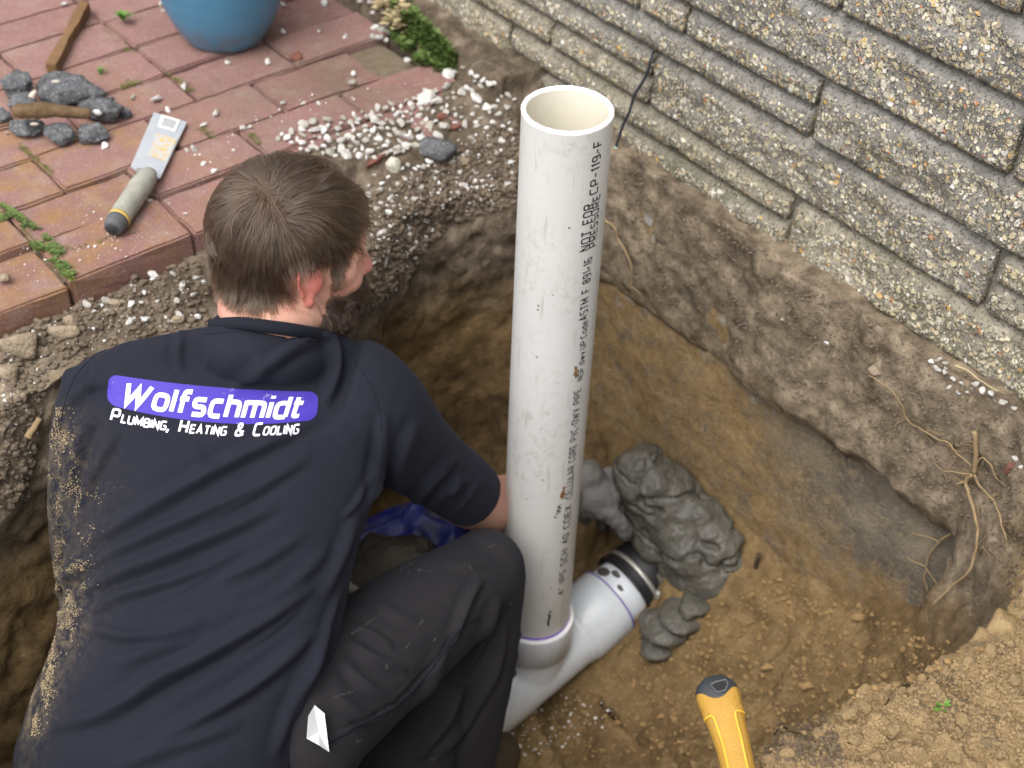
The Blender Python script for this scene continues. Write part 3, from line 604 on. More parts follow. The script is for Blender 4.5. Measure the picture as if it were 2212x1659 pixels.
# ---- ears: cupped shells grown onto the head
def ear(s_):
    n1, n2 = 26, 9; V = []
    for i in range(n1):
        a = 2 * math.pi * i / n1
        rx, rz = .0165 + .002 * math.cos(a), .0315
        x0 = math.sin(a) * rx * (1.0 if math.cos(a) > -0.2 else .72); z0 = math.cos(a) * rz
        for j in range(n2):
            q = j / (n2 - 1); rr = 1 - q * .92
            h = 0.0035 * math.sin(min(1, q / .28) * math.pi) - 0.007 * sstep(.25, .6, q)
            if math.cos(a) < -0.7: h *= .3
            V.append((x0 * rr, h, z0 * rr))
    V = np.array(V); F = grid_faces(n1, n2); F = grid_faces(n1, n2).tolist() + [[(n1 - 1) * n2 + j, j + 0, j + 1, (n1 - 1) * n2 + j + 1] for j in range(n2 - 1)]
    Vb = V.copy(); Vb[:, 1] -= 0.0050 + .002 * np.abs(V[:, 2]) / .03
    # rotate: open backwards edge away from the head
    a = math.radians(30)
    def place(V):
        f = V[:, 0] * math.cos(a) + V[:, 1] * math.sin(a); o = -V[:, 0] * math.sin(a) + V[:, 1] * math.cos(a)
        return hd(np.stack([-.006 + f * 1.0 - .004 + V[:, 2] * -.18, s_ * (.083 + o), -.006 + V[:, 2]], -1))
    nb = len(V); Fb = [[i + nb for i in q[::-1]] for q in F]; e = [[i * n2, ((i + 1) % n1) * n2, ((i + 1) % n1) * n2 + nb, i * n2 + nb] for i in range(n1)]
    lobe = hell((-.000, s_ * .0805, -.036), (.0085, .0055, .010), 2); root = hell((.006, s_ * .072, -.008), (.014, .013, .024), 2)
    return [(np.r_[place(V), place(Vb)], F + Fb + e), lobe, root]
bV = getV(body_me); bF = [list(p.vertices) for p in body_me.polygons]
head_b = BVHTree.FromPolygons([Vector(v) for v in bV], bF)
earp = ear(1) + ear(-1)
ear_me = fuse('ears', [p for p in earp], 0.0019, 3, 0.5)
jV, jF = join((bV, bF), (getV(ear_me), [list(p.vertices) for p in ear_me.polygons]))
body_me = fuse('body', [(jV, jF)], 0.0026, 3, 0.5)
V = getV(body_me)
# creases of the turned neck
UVb = proj(V)
def folds(V, N, uv, L, sign=1.0):
    """raise cloth or skin ridges along drawn lines; each: points, height, width, front only"""
    out = np.zeros(len(V)); facing = np.clip(((CAM - V) * N).sum(1) / np.linalg.norm(CAM - V, axis=1) * 3 + .3, 0, 1)
    for P, amp, w in L:
        P = spline(np.array(P, float), 24); seg = P[1:] - P[:-1]; best = np.full(len(V), 1e9); side = np.zeros(len(V)); tt = np.zeros(len(V))
        lo, hi = P.min(0) - 4 * w, P.max(0) + 4 * w; idx = np.where(((uv > lo) & (uv < hi)).all(1))[0]
        if not len(idx): continue
        q = uv[idx]
        for i in range(len(seg)):
            l2 = (seg[i] ** 2).sum(); t = np.clip(((q - P[i]) @ seg[i]) / l2, 0, 1); d = q - P[i] - t[:, None] * seg[i]; dd = np.hypot(d[:, 0], d[:, 1])
            b = dd < best[idx]; ii = idx[b]; best[ii] = dd[b]; tt[ii] = (i + t[b]) / len(seg)
            nl = np.array([-seg[i][1], seg[i][0]]) / math.sqrt(l2); side[ii] = np.sign(d[b] @ nl)
        x = best * side / w; fade = np.sin(np.clip(tt, 0, 1) * np.pi) ** 0.6
        out += np.where(best < 1e8, amp * fade * (np.exp(-x * x) - 0.55 * np.exp(-((x - 1.5) / 0.9) ** 2) - 0.25 * np.exp(-((x + 1.7) / 1.1) ** 2)), 0) * facing
    return out
nkf = [([(655, 618), (690, 660), (706, 700)], -.0025, 4), ([(668, 630), (702, 672), (716, 705)], .002, 4), ([(500, 650), (580, 668), (640, 690)], -.0018, 5), ([(630, 668), (672, 686), (690, 705)], -.0025, 4)]
V = V + getN(body_me) * folds(V, getN(body_me), UVb, nkf)[:, None]; setV(body_me, V)
L_ = (V - HO) @ HM.T / HS
fl = np.zeros(len(V)); rightear = (np.abs(L_[:, 1]) > .074) & (np.abs(L_[:, 0] + .006) < .030) & (np.abs(L_[:, 2] + .004) < .046) & (np.linalg.norm(V - HO, axis=1) < .10)
fl[rightear] = .72 * np.clip((np.abs(L_[rightear, 1]) - .074) / .008, 0, 1)
fl = np.maximum(fl, .62 * np.exp(-((L_ - [.114, 0, -.03]) ** 2).sum(1) / .022 ** 2)); fl = np.maximum(fl, .28 * np.exp(-((L_ - [-.055, .02, -.115]) ** 2).sum(1) / .07 ** 2)); fl = np.maximum(fl, .28 * np.exp(-((L_ - [.06, .05, -.02]) ** 2).sum(1) / .035 ** 2))
mud = sstep(.30, .02, np.linalg.norm(V - RW, axis=1) + .05 * fbm(V, 40, 3, 3)) * .9; mud = np.where(np.linalg.norm(V - RW, axis=1) < .2, mud * sstep(.14, .06, np.linalg.norm(V - RW, axis=1)), 0)
for nm, arr in (('flush', fl), ('mud', mud)):
    a = body_me.attributes.new(nm, 'FLOAT', 'POINT'); a.data.foreach_set('value', arr.astype(np.float32))
body = put('body', body_me, M['skin'], person)
BODYB = bvh_of(body_me)
for s_ in (1, -1): mesh('eye', *hell((.076, .030 * s_, .000), (.010, .012, .010), 2), plain('eye_white', (.7, .68, .66), .2, .05, 60, 0), person)

# ---- hair: strands combed out from the whorl over the skull
def strands(name, roots, nrms, dirs, lens, lift, mat, npt=7, rad=.00034, droop=.25, frizz=.16, keep=.002, seed=1):
    rg = np.random.default_rng(seed); n = len(roots); P = roots.copy(); D = nrm(dirs + nrms * .25); pts = [P.copy()]
    cl = np.stack([fbm(roots, 95, 2, seed + i) for i in range(3)], -1) * 1.2 + np.stack([fbm(roots, 30, 2, seed + 7 + i) for i in range(3)], -1) * 1.0
    for k in range(1, npt):
        st = lens / (npt - 1)
        D = nrm(D + cl * frizz + rg.normal(size=(n, 3)) * .04 + np.array([0, 0, -droop * .25]))
        P = P + D * st[:, None]
        for i in range(n):
            h = BODYB.find_nearest(Vector(P[i]))
            if h[0] is None: continue
            q = np.array(h[0]); nn = np.array(h[1]); dist = (P[i] - q) @ nn; want = keep + lift[i] * math.sin(math.pi * min(1, .25 + .75 * k / npt)) * .9
            if dist < want: P[i] = q + nn * want; D[i] = D[i] - nn * min(0, D[i] @ nn)
            elif dist > want + .006: P[i] -= nn * (dist - want - .006) * .5
        pts.append(P.copy())
    pts = np.stack(pts, 1)
    hc = bpy.data.hair_curves.new(name); hc.add_curves([npt] * n); hc.attributes['position'].data.foreach_set('vector', pts.reshape(-1).astype(np.float32))
    r = hc.attributes.get('radius') or hc.attributes.new('radius', 'FLOAT', 'POINT')
    r.data.foreach_set('value', np.tile(rad * np.array([1.0] * (npt - 2) + [.8, .3]), n).astype(np.float32))
    hc.materials.append(mat); o = bpy.data.objects.new(name, hc); COL.objects.link(o); o.parent = person; o.matrix_parent_inverse = Matrix.Translation(-person.location); return o
BN = getN(body_me)
f_, r__, u_ = L_[:, 0], L_[:, 1], L_[:, 2]
ar = np.abs(r__)
hl = np.interp(f_, [-.2, -.075, -.055, -.040, -.030, .010, .020, .027, .033, .040, .045, .053, .066, .085], [-.026, -.033, -.029, -.006, .028, .034, .030, .014, -.020, -.016, .030, .056, .074, .092])
onhead = np.linalg.norm(L_ - [.0, 0, .0], axis=1) < .16
scalp = np.where(onhead & (u_ > hl) & (ar < .0835 + (u_ > .03) * .1))[0]
WH = None
h = BODYB.ray_cast(Vector(CAM), Vector(ray(583, 437))); WH = np.array(h[0])
WH2 = np.array(BODYB.ray_cast(Vector(CAM), Vector(ray(606, 476)))[0]); WH1 = np.array(BODYB.ray_cast(Vector(CAM), Vector(ray(576, 412)))[0])
def comb(R, N):
    e_ = WH2 - WH1; tq = np.clip(((R - WH1) @ e_) / (e_ @ e_), 0, 1)[:, None]; d = R - (WH1 + tq * e_) + .003 * np.stack([fbm(R, 60, 2, 5), fbm(R, 60, 2, 6), fbm(R, 60, 2, 7)], -1); dl = np.linalg.norm(d, axis=1, keepdims=True)
    t = d - N * (d * N).sum(1, keepdims=True); t = nrm(t); sw = np.cross(N, t)
    L = (R - HO) @ HM.T / HS
    g = np.array([0, 0, -1.0]) - N * N[:, 2:3] * -1.0; down_w = (sstep(.06, -.03, L[:, 2]) * .9)[:, None]
    back = -np.outer(np.ones(len(R)), hf); fr = (sstep(.05, .10, L[:, 2]) * sstep(-.01, .05, L[:, 0]) * .12)[:, None]; dn2 = (sstep(.015, .05, L[:, 0]) * 1.3)[:, None]; down_w = np.maximum(down_w, dn2)
    return nrm(t + sw * .45 * np.exp(-dl / .03) + g * down_w + fr * np.outer(np.ones(len(R)), hf) * .6)
pick = RNG.choice(scalp, 23000); jit = RNG.normal(size=(len(pick), 3)) * .0011
Rt, Nt = V[pick] + jit, BN[pick]
Lr = L_[pick]
ln = np.interp(Lr[:, 2], [-.07, -.03, .03, .10], [.022, .036, .054, .066]) * RNG.uniform(.75, 1.15, len(pick))
ln = np.where((Lr[:, 0] > .02) & (Lr[:, 2] < .01), .015, ln); ln = np.where(Lr[:, 0] > .03, np.minimum(ln, .022), ln); ln = np.where((np.abs(Lr[:, 1]) > .05) & (Lr[:, 2] < .06) & (Lr[:, 2] > .01) & (Lr[:, 0] > -.05), np.minimum(ln, .012 + .55 * np.clip(Lr[:, 2] - .012, 0, 1)), ln)
lift = np.interp(Lr[:, 2], [-.07, 0, .08], [.0015, .0045, .0065]) * RNG.uniform(.1, 1.0, len(pick)) * np.where(Lr[:, 0] > .05, .5, 1)
strands('hair', Rt, Nt, comb(Rt, Nt), ln, lift, M['hair'], 8, .00034, .45, .15, .0012, 3)
# short scalp cap below the strands so the skin does not glint through
sc_set = set(scalp.tolist()); fsel = [list(p.vertices) for p in body_me.polygons if all(v in sc_set for v in p.vertices)]
um = {}; 
for q in fsel:
    for v in q: um.setdefault(v, len(um))
cv_ = V[list(um.keys())] + BN[list(um.keys())] * .0012
mesh('hair_roots', cv_, [[um[v] for v in q] for q in fsel], M['scalp'], person)
# beard along the jaw and chin
bd = np.where(onhead & (np.linalg.norm(L_ - [.04, 0, -.06], axis=1) < .085) & (u_ < np.interp(f_, [.018, .030, .036, .05, .075, .10], [-.085, -.060, -.034, -.040, -.050, -.044])) & (f_ > .020) & (u_ > -.125) & ~((np.abs(u_ + .066) < .007) & (ar < .018) & (f_ > .09)))[0]
pick = RNG.choice(bd, 11000); Rt, Nt = V[pick] + RNG.normal(size=(len(pick), 3)) * .001, BN[pick]
strands('beard', Rt, Nt, nrm(np.tile([0.35, 0, -1.0], (len(pick), 1)) + Nt * .5), RNG.uniform(.012, .026, len(pick)), np.full(len(pick), .005), M['beard'], 5, .00036, .3, .35, .001, 9)
pick = RNG.choice(scalp[(u_[scalp] < -.02) & (f_[scalp] < -.02)], 500); Rt = V[pick]; Nt = BN[pick]
strands('nape_hair', Rt, Nt, nrm(np.tile([.2, -.1, -1.0], (len(pick), 1)) + RNG.normal(size=(len(pick), 3)) * .5), RNG.uniform(.012, .03, len(pick)), np.full(len(pick), .002), M['hair'], 6, .00022, .3, .5, .001, 12)

# ---- t-shirt: torso loft and two sleeves fused into one garment, then creased
def section(uL, uR, v, d, half, tilt=0.10, n=44, p=2.3, vv=0.0):
    """ring of cloth round the trunk: spans the sight lines (uL..uR, v) at depth d"""
    a = dep(uL, v - vv, d); b = dep(uR, v + vv, d + tilt); c = (a + b) / 2; e1 = (b - a) / 2
    e3 = nrm(np.cross(nrm(e1), SP)); t = np.linspace(0, 2 * np.pi, n, endpoint=False)
    x = np.sign(np.cos(t)) * np.abs(np.cos(t)) ** (2 / p); y = np.sign(np.sin(t)) * np.abs(np.sin(t)) ** (2 / p)
    return c + x[:, None] * e1 + y[:, None] * e3 * half
SP = nrm(dep(350, 1650, 1.74) - C7)
secs = [(425, 724, 712, 1.815, .058, .07), (262, 770, 742, 1.825, .074, .09), (140, 812, 800, 1.835, .090, .10), (118, 842, 880, 1.83, .098, .10), (118, 838, 960, 1.825, .108, .09), (128, 812, 1060, 1.82, .114, .08),
        (138, 778, 1160, 1.81, .118, .07), (140, 752, 1270, 1.80, .122, .06), (112, 728, 1390, 1.79, .126, .05), (70, 698, 1500, 1.78, .130, .05), (44, 664, 1600, 1.77, .136, .05), (40, 640, 1720, 1.765, .140, .05), (60, 622, 1830, 1.77, .138, .05)]
R_ = [section(*q[:5], q[5]) for q in secs]
R_ = [R_[0] * .6 + R_[0].mean(0) * .4 - SP * .006] + R_ + [R_[-1] * .7 + R_[-1].mean(0) * .3]
tor = np.array(R_); nn_ = tor.shape[1]
tF = grid_faces(len(tor), nn_, True).tolist() + [list(range(nn_))[::-1], [(len(tor) - 1) * nn_ + i for i in range(nn_)]]
def sleeve(P, r, cut=True):
    C = spline(P, 26); rr = np.interp(np.linspace(0, 1, 26), np.linspace(0, 1, len(r)), r)
    if cut:
        T = nrm(C[-1] - C[-2]); C = np.r_[C, [C[-1] + T * .002, C[-1] - T * .012, C[-1] - T * .013]]; rr = np.r_[rr, rr[-1] * .93, rr[-1] * .86, .001]
    V, F = tube(C, rr, 28); return V, F
slr = sleeve([dep(735, 862, 1.89), dep(800, 890, 1.905), dep(905, 985, 2.03), dep(1022, 1070, 2.16)], [.085, .086, .077, .064, .055, .0515])
sll = sleeve([dep(290, 860, 1.86), dep(238, 900, 1.88), dep(206, 1080, 1.92), dep(214, 1270, 1.95), dep(222, 1330, 1.97)], [.076, .072, .062, .056, .050], False)
# ribbed collar lying round the neck
cp = []
for (u, v) in ((462, 704), (490, 699), (530, 699), (580, 705), (630, 712), (672, 718), (700, 722)):
    h = BODYB.ray_cast(Vector(CAM), Vector(ray(u, v)))
    P = np.array(h[0]) + np.array(h[1]) * .002 if h[0] and np.linalg.norm(np.array(h[0]) - C7) < .16 else dep(u, v, 1.80)
    cp.append(P)
yoke = capsule([p + SP * .036 + VIEW * .020 for p in cp], [.028, .031, .032, .032, .031, .029, .027], 20)
shirt_me = fuse('t_shirt', [(tor.reshape(-1, 3), tF), slr, sll, yoke], 0.0042, 14, 0.5)
sm_ = shirt_me; V = getV(sm_); N = getN(sm_); uv = proj(V)
V = V + N * (0.0035 * fbm(V * [1, 1, 1], 7, 3, 61))[:, None]
FL = [([(149, 1199), (260, 1132), (372, 1068), (484, 1005), (580, 957), (690, 900)], .0085, 15), ([(160, 1225), (335, 1150), (539, 1061), (670, 985)], .006, 13), ([(150, 1290), (238, 1246), (372, 1194), (495, 1142), (600, 1090)], .008, 15),
      ([(170, 1330), (262, 1285), (400, 1245), (520, 1190)], .006, 13), ([(96, 1575), (223, 1540), (335, 1473), (458, 1406), (580, 1335), (672, 1262)], .011, 17), ([(160, 1343), (260, 1372), (357, 1366), (440, 1340)], .006, 14),
      ([(330, 1600), (450, 1540), (570, 1462), (690, 1357)], .0075, 16), ([(394, 712), (384, 763), (392, 803)], .0045, 10), ([(500, 838), (575, 792), (640, 750), (712, 715)], .006, 14), ([(700, 876), (724, 812), (722, 742), (700, 712)], .008, 13),
      ([(128, 825), (150, 780), (190, 752)], .004, 9), ([(110, 960), (145, 880), (195, 836), (245, 826)], .006, 10), ([(131, 1150), (146, 1060), (176, 950), (205, 900)], .009, 11), ([(160, 1180), (172, 1090), (220, 990), (255, 930)], .006, 11),
      ([(1010, 1030), (960, 1065), (905, 1110)], .005, 10), ([(985, 985), (915, 1060), (870, 1118)], .006, 12), ([(905, 905), (870, 985), (850, 1070)], .005, 13), ([(830, 890), (822, 985), (800, 1080)], .006, 12), ([(640, 1560), (672, 1450), (706, 1350)], .006, 13), ([(590, 1640), (640, 1500), (700, 1380)], .005, 12),
      ([(700, 1290), (740, 1190), (770, 1110)], .006, 12), ([(250, 1655), (400, 1600), (520, 1560)], .005, 18), ([(118, 1290), (150, 1240), (200, 1195)], .009, 11), ([(120, 1310), (135, 1350), (125, 1400)], .006, 10), ([(240, 1440), (330, 1400), (430, 1372)], .004, 16),
      ([(430, 960), (480, 1000), (560, 1010)], -.0025, 20), ([(470, 1250), (560, 1215), (660, 1150)], .004, 14), ([(520, 1330), (620, 1270), (716, 1180)], .0035, 14), ([(560, 840), (560, 790), (555, 760)], .002, 14),
      ([(128, 1235), (160, 1205), (215, 1165)], .004, 6), ([(132, 1262), (170, 1238), (230, 1205)], .004, 6), ([(122, 1210), (138, 1170), (150, 1120)], .004, 5), ([(124, 1320), (150, 1330), (190, 1320)], .004, 6), ([(740, 1120), (770, 1085), (792, 1040)], .004, 6), ([(790, 1100), (815, 1050), (832, 1000)], .0045, 6), ([(800, 1110), (840, 1095), (890, 1100)], .0035, 6), ([(690, 1400), (712, 1330), (735, 1270)], .004, 7),
      ([(655, 1600), (672, 1530), (690, 1470)], .004, 6), ([(1000, 1000), (985, 1040), (960, 1090)], .003, 6), ([(1035, 1035), (1010, 1075), (985, 1105)], .0025, 5), ([(420, 1140), (500, 1100), (590, 1050)], .003, 7), ([(300, 1310), (400, 1270), (480, 1230)], .003, 7), ([(500, 1420), (580, 1370), (650, 1315)], .0035, 7), ([(250, 1500), (340, 1460), (430, 1405)], .003, 8), ([(440, 735), (452, 770), (448, 800)], .0025, 7), ([(640, 735), (600, 765), (570, 780)], .0025, 7), ([(205, 800), (190, 850), (185, 900)], .003, 8)]
V = V + N * (1.55 * folds(V, N, uv, FL))[:, None]
setV(sm_, V)
b_ = bmesh.new(); b_.from_mesh(sm_)
for _ in range(1): bmesh.ops.smooth_vert(b_, verts=b_.verts, factor=0.4, use_axis_x=True, use_axis_y=True, use_axis_z=True)
b_.to_mesh(sm_); b_.free(); sm_.polygons.foreach_set('use_smooth', np.ones(len(sm_.polygons), bool))
uvs = proj(getV(sm_)); u0 = np.interp(uvs[:, 1], [840, 950, 1100, 1200, 1300, 1400, 1500, 1600], [118, 104, 90, 100, 128, 110, 70, 48]); du = np.clip((uvs[:, 0] - u0) / np.interp(uvs[:, 1], [850, 1050, 1300, 1450, 1600], [50, 85, 55, 42, 34]), -.5, 4)
dust = np.exp(-np.abs(du) ** 1.5) * sstep(840, 930, uvs[:, 1]) * np.interp(uvs[:, 1], [900, 1200, 1330, 1560, 1620], [.55, .6, 1, 1, .3]); da = sm_.attributes.new('dust', 'FLOAT', 'POINT'); da.data.foreach_set('value', dust.astype(np.float32))
shirt = put('t_shirt', sm_, M['shirt'], person); SB = bvh_of(sm_)
def on_shirt(u, v, off=.001):
    h = SB.ray_cast(Vector(CAM), Vector(ray(u, v)))
    if h[0] is None: return None, None
    n = np.array(h[1]); n = n if n @ (CAM - np.array(h[0])) > 0 else -n
    return np.array(h[0]) + n * off, n
ncen = C7 + np.array([.045, .03, .0])
back_ = [ncen + np.array([.075, .005, -.075]), ncen + np.array([.065, .075, -.080]), ncen + np.array([-.005, .085, -.05])]
V_, F_ = tube(spline(cp + back_ + [cp[0]], 90), .0085, 10, 1.0)
rib = mesh('collar', V_, F_, M['rib'], shirt)
for sp_ in ([(735, 742), (775, 790), (815, 870), (826, 960), (815, 1040), (800, 1095)], [(205, 768), (165, 810), (140, 870), (128, 930)], [(440, 722), (500, 718), (560, 722), (630, 731), (690, 738)], [(1052, 1012), (1046, 1050), (1020, 1085), (990, 1112)]):
    P = [on_shirt(u, v, .0004)[0] for u, v in spline(np.array(sp_, float), 60)]; P = [p for p in P if p is not None]
    if len(P) > 5: mesh('seam', *tube(P, .0006, 5), M['rib'], shirt)
# ---- printed badge and lettering on the back
def badge_pt(a, b):
    """a along the badge, b down it (0..1), lying on the cloth"""
    def q(p0, p1, p2, t): return np.array(p0) * (1 - t) * (1 - 2 * t) + np.array(p1) * 4 * t * (1 - t) + np.array(p2) * t * (2 * t - 1)
    top = q((235, 808), (460, 836), (688, 846), a); bot = q((231, 873), (458, 913), (684, 907), a)
    return top * (1 - b) + bot * b
def line2_pt(a, b):
    def q(p0, p1, p2, t): return np.array(p0) * (1 - t) * (1 - 2 * t) + np.array(p1) * 4 * t * (1 - t) + np.array(p2) * t * (2 * t - 1)
    base = q((240, 907), (446, 938), (647, 935), a); return base + np.array([2.0, -1.0]) * 0 + np.array([0.0, -b * 25])
def round_path(P, r, closed=False):
    P = [np.array(p, float) for p in P]; n = len(P); out = []
    for i in range(n):
        if not closed and i in (0, n - 1): out.append(P[i]); continue
        a, b, c = P[i - 1], P[i], P[(i + 1) % n]; la, lc = np.linalg.norm(a - b), np.linalg.norm(c - b); rr = min(r, la * .49, lc * .49)
        p, q = b + (a - b) / la * rr, b + (c - b) / lc * rr
        for t in (0, .3, .6, 1): out.append(p * (1 - t) ** 2 + 2 * b * t * (1 - t) + q * t * t)
    return np.array(out)
G_ = {'W': (1.16, [[(0, 1), (.20, 0), (.56, .80), (.72, 0), (1.16, 1)]], 0), 'o': (.60, ['c', [(0, 0), (.60, 0), (.60, .70), (0, .70)]], .24), 'l': (.0, [[(0, 1.02), (0, 0)]], 0), 'f': (.40, [[(.46, 1.0), (.12, 1.0), (.12, 0)], [(-.04, .66), (.40, .66)]], .2),
      's': (.54, [[(.54, .70), (.0, .70), (.0, .36), (.54, .36), (.54, 0), (0, 0)]], .16), 'c': (.50, [[(.52, .70), (0, .70), (0, 0), (.52, 0)]], .22), 'h': (.55, [[(0, 1.02), (0, 0)], [(0, .70), (.55, .70), (.55, 0)]], .22), 'm': (.92, [[(0, .78), (0, 0)], [(0, .70), (.92, .70), (.92, 0)], [(.46, .68), (.46, 0)]], .2),
      'i': (.0, [[(0, .74), (0, 0)], [(0, .92), (0, 1.06)]], 0), 'd': (.55, [[(.55, 1.02), (.55, 0)], [(.55, 0), (0, 0), (0, .70), (.55, .70)]], .22), 't': (.36, [[(.08, 1.0), (.08, 0), (.38, 0)], [(-.06, .70), (.38, .70)]], .16), 'e': (.55, [[(.0, .36), (.55, .36), (.55, .70), (0, .70), (0, 0), (.52, 0)]], .18), 'v': (.5, [[(0, .7), (.25, 0), (.5, .7)]], 0), 'w': (.75, [[(0, .7), (.2, 0), (.38, .6), (.56, 0), (.75, .7)]], 0),
      'P': (.62, [[(0, 0), (0, 1), (.62, 1), (.62, .42), (0, .42)]], .2), 'L': (.52, [[(0, 1), (0, 0), (.54, 0)]], 0), 'U': (.64, [[(0, 1), (0, 0), (.64, 0), (.64, 1)]], .24), 'M': (.80, [[(0, 0), (0, 1), (.40, .25), (.80, 1), (.80, 0)]], 0), 'B': (.62, [[(0, 0), (0, 1), (.60, 1), (.60, .52), (.04, .52)], [(.0, 0), (.66, 0), (.66, .50)]], .18), 'I': (.0, [[(0, 0), (0, 1)]], 0),
      'N': (.64, [[(0, 0), (0, 1), (.64, 0), (.64, 1)]], 0), 'G': (.66, [[(.66, 1), (0, 1), (0, 0), (.66, 0), (.66, .48), (.34, .48)]], .2), ',': (.05, [[(.05, .10), (-.04, -.22)]], 0), 'H': (.66, [[(0, 0), (0, 1)], [(.66, 0), (.66, 1)], [(.02, .5), (.64, .5)]], 0), 'E': (.56, [[(.58, 1), (0, 1), (0, 0), (.58, 0)], [(.02, .5), (.52, .5)]], .03), 'A': (.70, [[(0, 0), (.35, 1), (.70, 0)], [(.14, .32), (.56, .32)]], 0), 'T': (.64, [[(0, 1), (.64, 1)], [(.32, .97), (.32, 0)]], 0), '&': (.68, [[(.70, 0), (.14, .70), (.16, 1), (.46, 1), (.48, .72), (.02, .36), (.02, 0), (.46, 0), (.68, .42)]], .12), 'C': (.62, [[(.64, 1), (0, 1), (0, 0), (.64, 0)]], .24), 'O': (.66, ['c', [(0, 0), (.66, 0), (.66, 1), (0, 1)]], .26),
      'D': (.62, ['c', [(0, 0), (.62, 0), (.62, 1), (0, 1)]], .2), 'F': (.54, [[(.56, 1), (0, 1), (0, 0)], [(.02, .5), (.48, .5)]], .0), 'R': (.62, [[(0, 0), (0, 1), (.62, 1), (.62, .45), (0, .45)], [(.30, .44), (.62, 0)]], .16), 'S': (.58, [[(.58, 1), (0, 1), (0, .52), (.58, .52), (.58, 0), (0, 0)]], .2), 'V': (.62, [[(0, 1), (.31, 0), (.62, 1)]], 0), 'X': (.6, [[(0, 0), (.6, 1)], [(0, 1), (.6, 0)]], 0),
      '1': (.16, [[(0, .86), (.16, 1), (.16, 0)]], 0), '9': (.52, [[(.52, .46), (0, .46), (0, 1), (.52, 1), (.52, 0), (.06, 0)]], .2), '8': (.54, ['c', [(0, 0), (.54, 0), (.54, .48), (0, .48)], 'c', [(.03, .52), (.51, .52), (.51, 1), (.03, 1)]], .2), '6': (.52, [[(.48, 1), (0, 1), (0, 0), (.52, 0), (.52, .54), (0, .54)]], .2), '4': (.56, [[(.42, 0), (.42, 1), (0, .3), (.58, .3)]], 0), '0': (.52, ['c', [(0, 0), (.52, 0), (.52, 1), (0, 1)]], .22), '-': (.40, [[(0, .46), (.40, .46)]], 0), '.': (.05, [[(0, 0), (.06, 0)]], 0), '"': (.16, [[(0, 1), (0, .75)], [(.16, 1), (.16, .75)]], 0), ' ': (.36, [], 0)}
def ribbon(P, t, closed):
    n = len(P); L, R = [], []
    for i in range(n):
        if closed: a, c = P[i - 1], P[(i + 1) % n]
        else: a, c = P[max(i - 1, 0)], P[min(i + 1, n - 1)]
        d1 = P[i] - a if (closed or i > 0) else c - P[i]; d2 = c - P[i] if (closed or i < n - 1) else d1
        d1, d2 = nrm(d1), nrm(d2); n1, n2 = np.array([-d1[1], d1[0]]), np.array([-d2[1], d2[0]]); mm = nrm(n1 + n2); k = t / 2 / max(.35, mm @ n1)
        L.append(P[i] + mm * k); R.append(P[i] - mm * k)
    return np.array(L), np.array(R)
def glyph_polys(text, thick, gap, small=None):
    """list of quads (4x2 points) of the written line, x advancing; small: scale for characters in lower case markup"""
    x = 0; quads = []; lay = 0
    for ch in text:
        sc = 1.0
        if small and ch.islower(): ch = ch.upper(); sc = small
        w, st, r = G_[ch]; i = 0; k = 0
        while i < len(st):
            cl = st[i] == 'c'
            if cl: i += 1
            P = round_path(st[i], r, cl) if r else np.array(st[i], float); i += 1
            # finer steps along long strokes so the ink can follow curved ground
            Q = []
            for a, b in zip(P, np.r_[P[1:], P[:1]] if cl else P[1:]):
                m_ = max(1, int(np.linalg.norm(b - a) / .25)); Q += [a + (b - a) * j / m_ for j in range(m_)]
            if not cl: Q.append(P[-1])
            Q = np.array(Q); th_ = thick * (1 if sc == 1 else 1.15); L, R = ribbon(Q, th_, cl); m_ = len(Q)
            for j in range(m_ if cl else m_ - 1):
                jj = (j + 1) % m_; quads.append((np.array([L[j], R[j], R[jj], L[jj]]) * sc + [x, 0], k))
            k += 1
        x += (w * sc + gap * (sc if small else 1))
    return quads, x - gap
def lay_text(quads, fn, off):
    V, F = [], []
    for q, k in quads:
        ok = True; pts = []
        for p in q:
            P = fn(p, off + k * .00012)
            if P is None: ok = False; break
            pts.append(P)
        if ok: F.append([len(V) + i for i in range(4)]); V += pts
    return V, F
# badge panel
na, nb = 90, 16; V, F = [], []; idm = {}
for j in range(nb + 1):
    for i in range(na + 1):
        a, b = i / na, j / nb; cr = .028 * 6.6 * .9; dx, dy = min(a, 1 - a) * 6.6, min(b, 1 - b) * 1.0; R0 = .30
        if dx < R0 and dy < R0 and (R0 - dx) ** 2 + (R0 - dy) ** 2 > R0 ** 2:
            ang = math.atan2(R0 - dy, R0 - dx); dx2, dy2 = R0 - R0 * math.cos(ang), R0 - R0 * math.sin(ang); a = dx2 / 6.6 if a < .5 else 1 - dx2 / 6.6; b = dy2 if b < .5 else 1 - dy2
        P, n = on_shirt(*badge_pt(a, b), .0006); V.append(P if P is not None else dep(460, 870, 1.7))
F = grid_faces(nb + 1, na + 1)[:, ::-1].tolist()
badge = mesh('printed_badge', V, F, M['violet'], shirt)
qs, wid = glyph_polys('Wolfschmidt', .225, .31)
def fw(p, off):
    x, y = p; x = x + y * .26; a = .075 + x / (wid + .3) * .865; b = .82 - y * .62 - .06 * 0; return on_shirt(*badge_pt(a, b), off)[0]
V, F = lay_text(qs, fw, .0012); mesh('lettering', V, F, M['white_print'], shirt, False)
qs, wid2 = glyph_polys('P lumbing, Heating & Cooling'.replace('P l', 'Pl'), .205, .33, .68)
def f2(p, off):
    x, y = p; x = x + y * .26; return on_shirt(*line2_pt(x / (wid2 + .3), y), off)[0]
V, F = lay_text(qs, f2, .0009); mesh('lettering', V, F, M['white_print'], shirt, False)
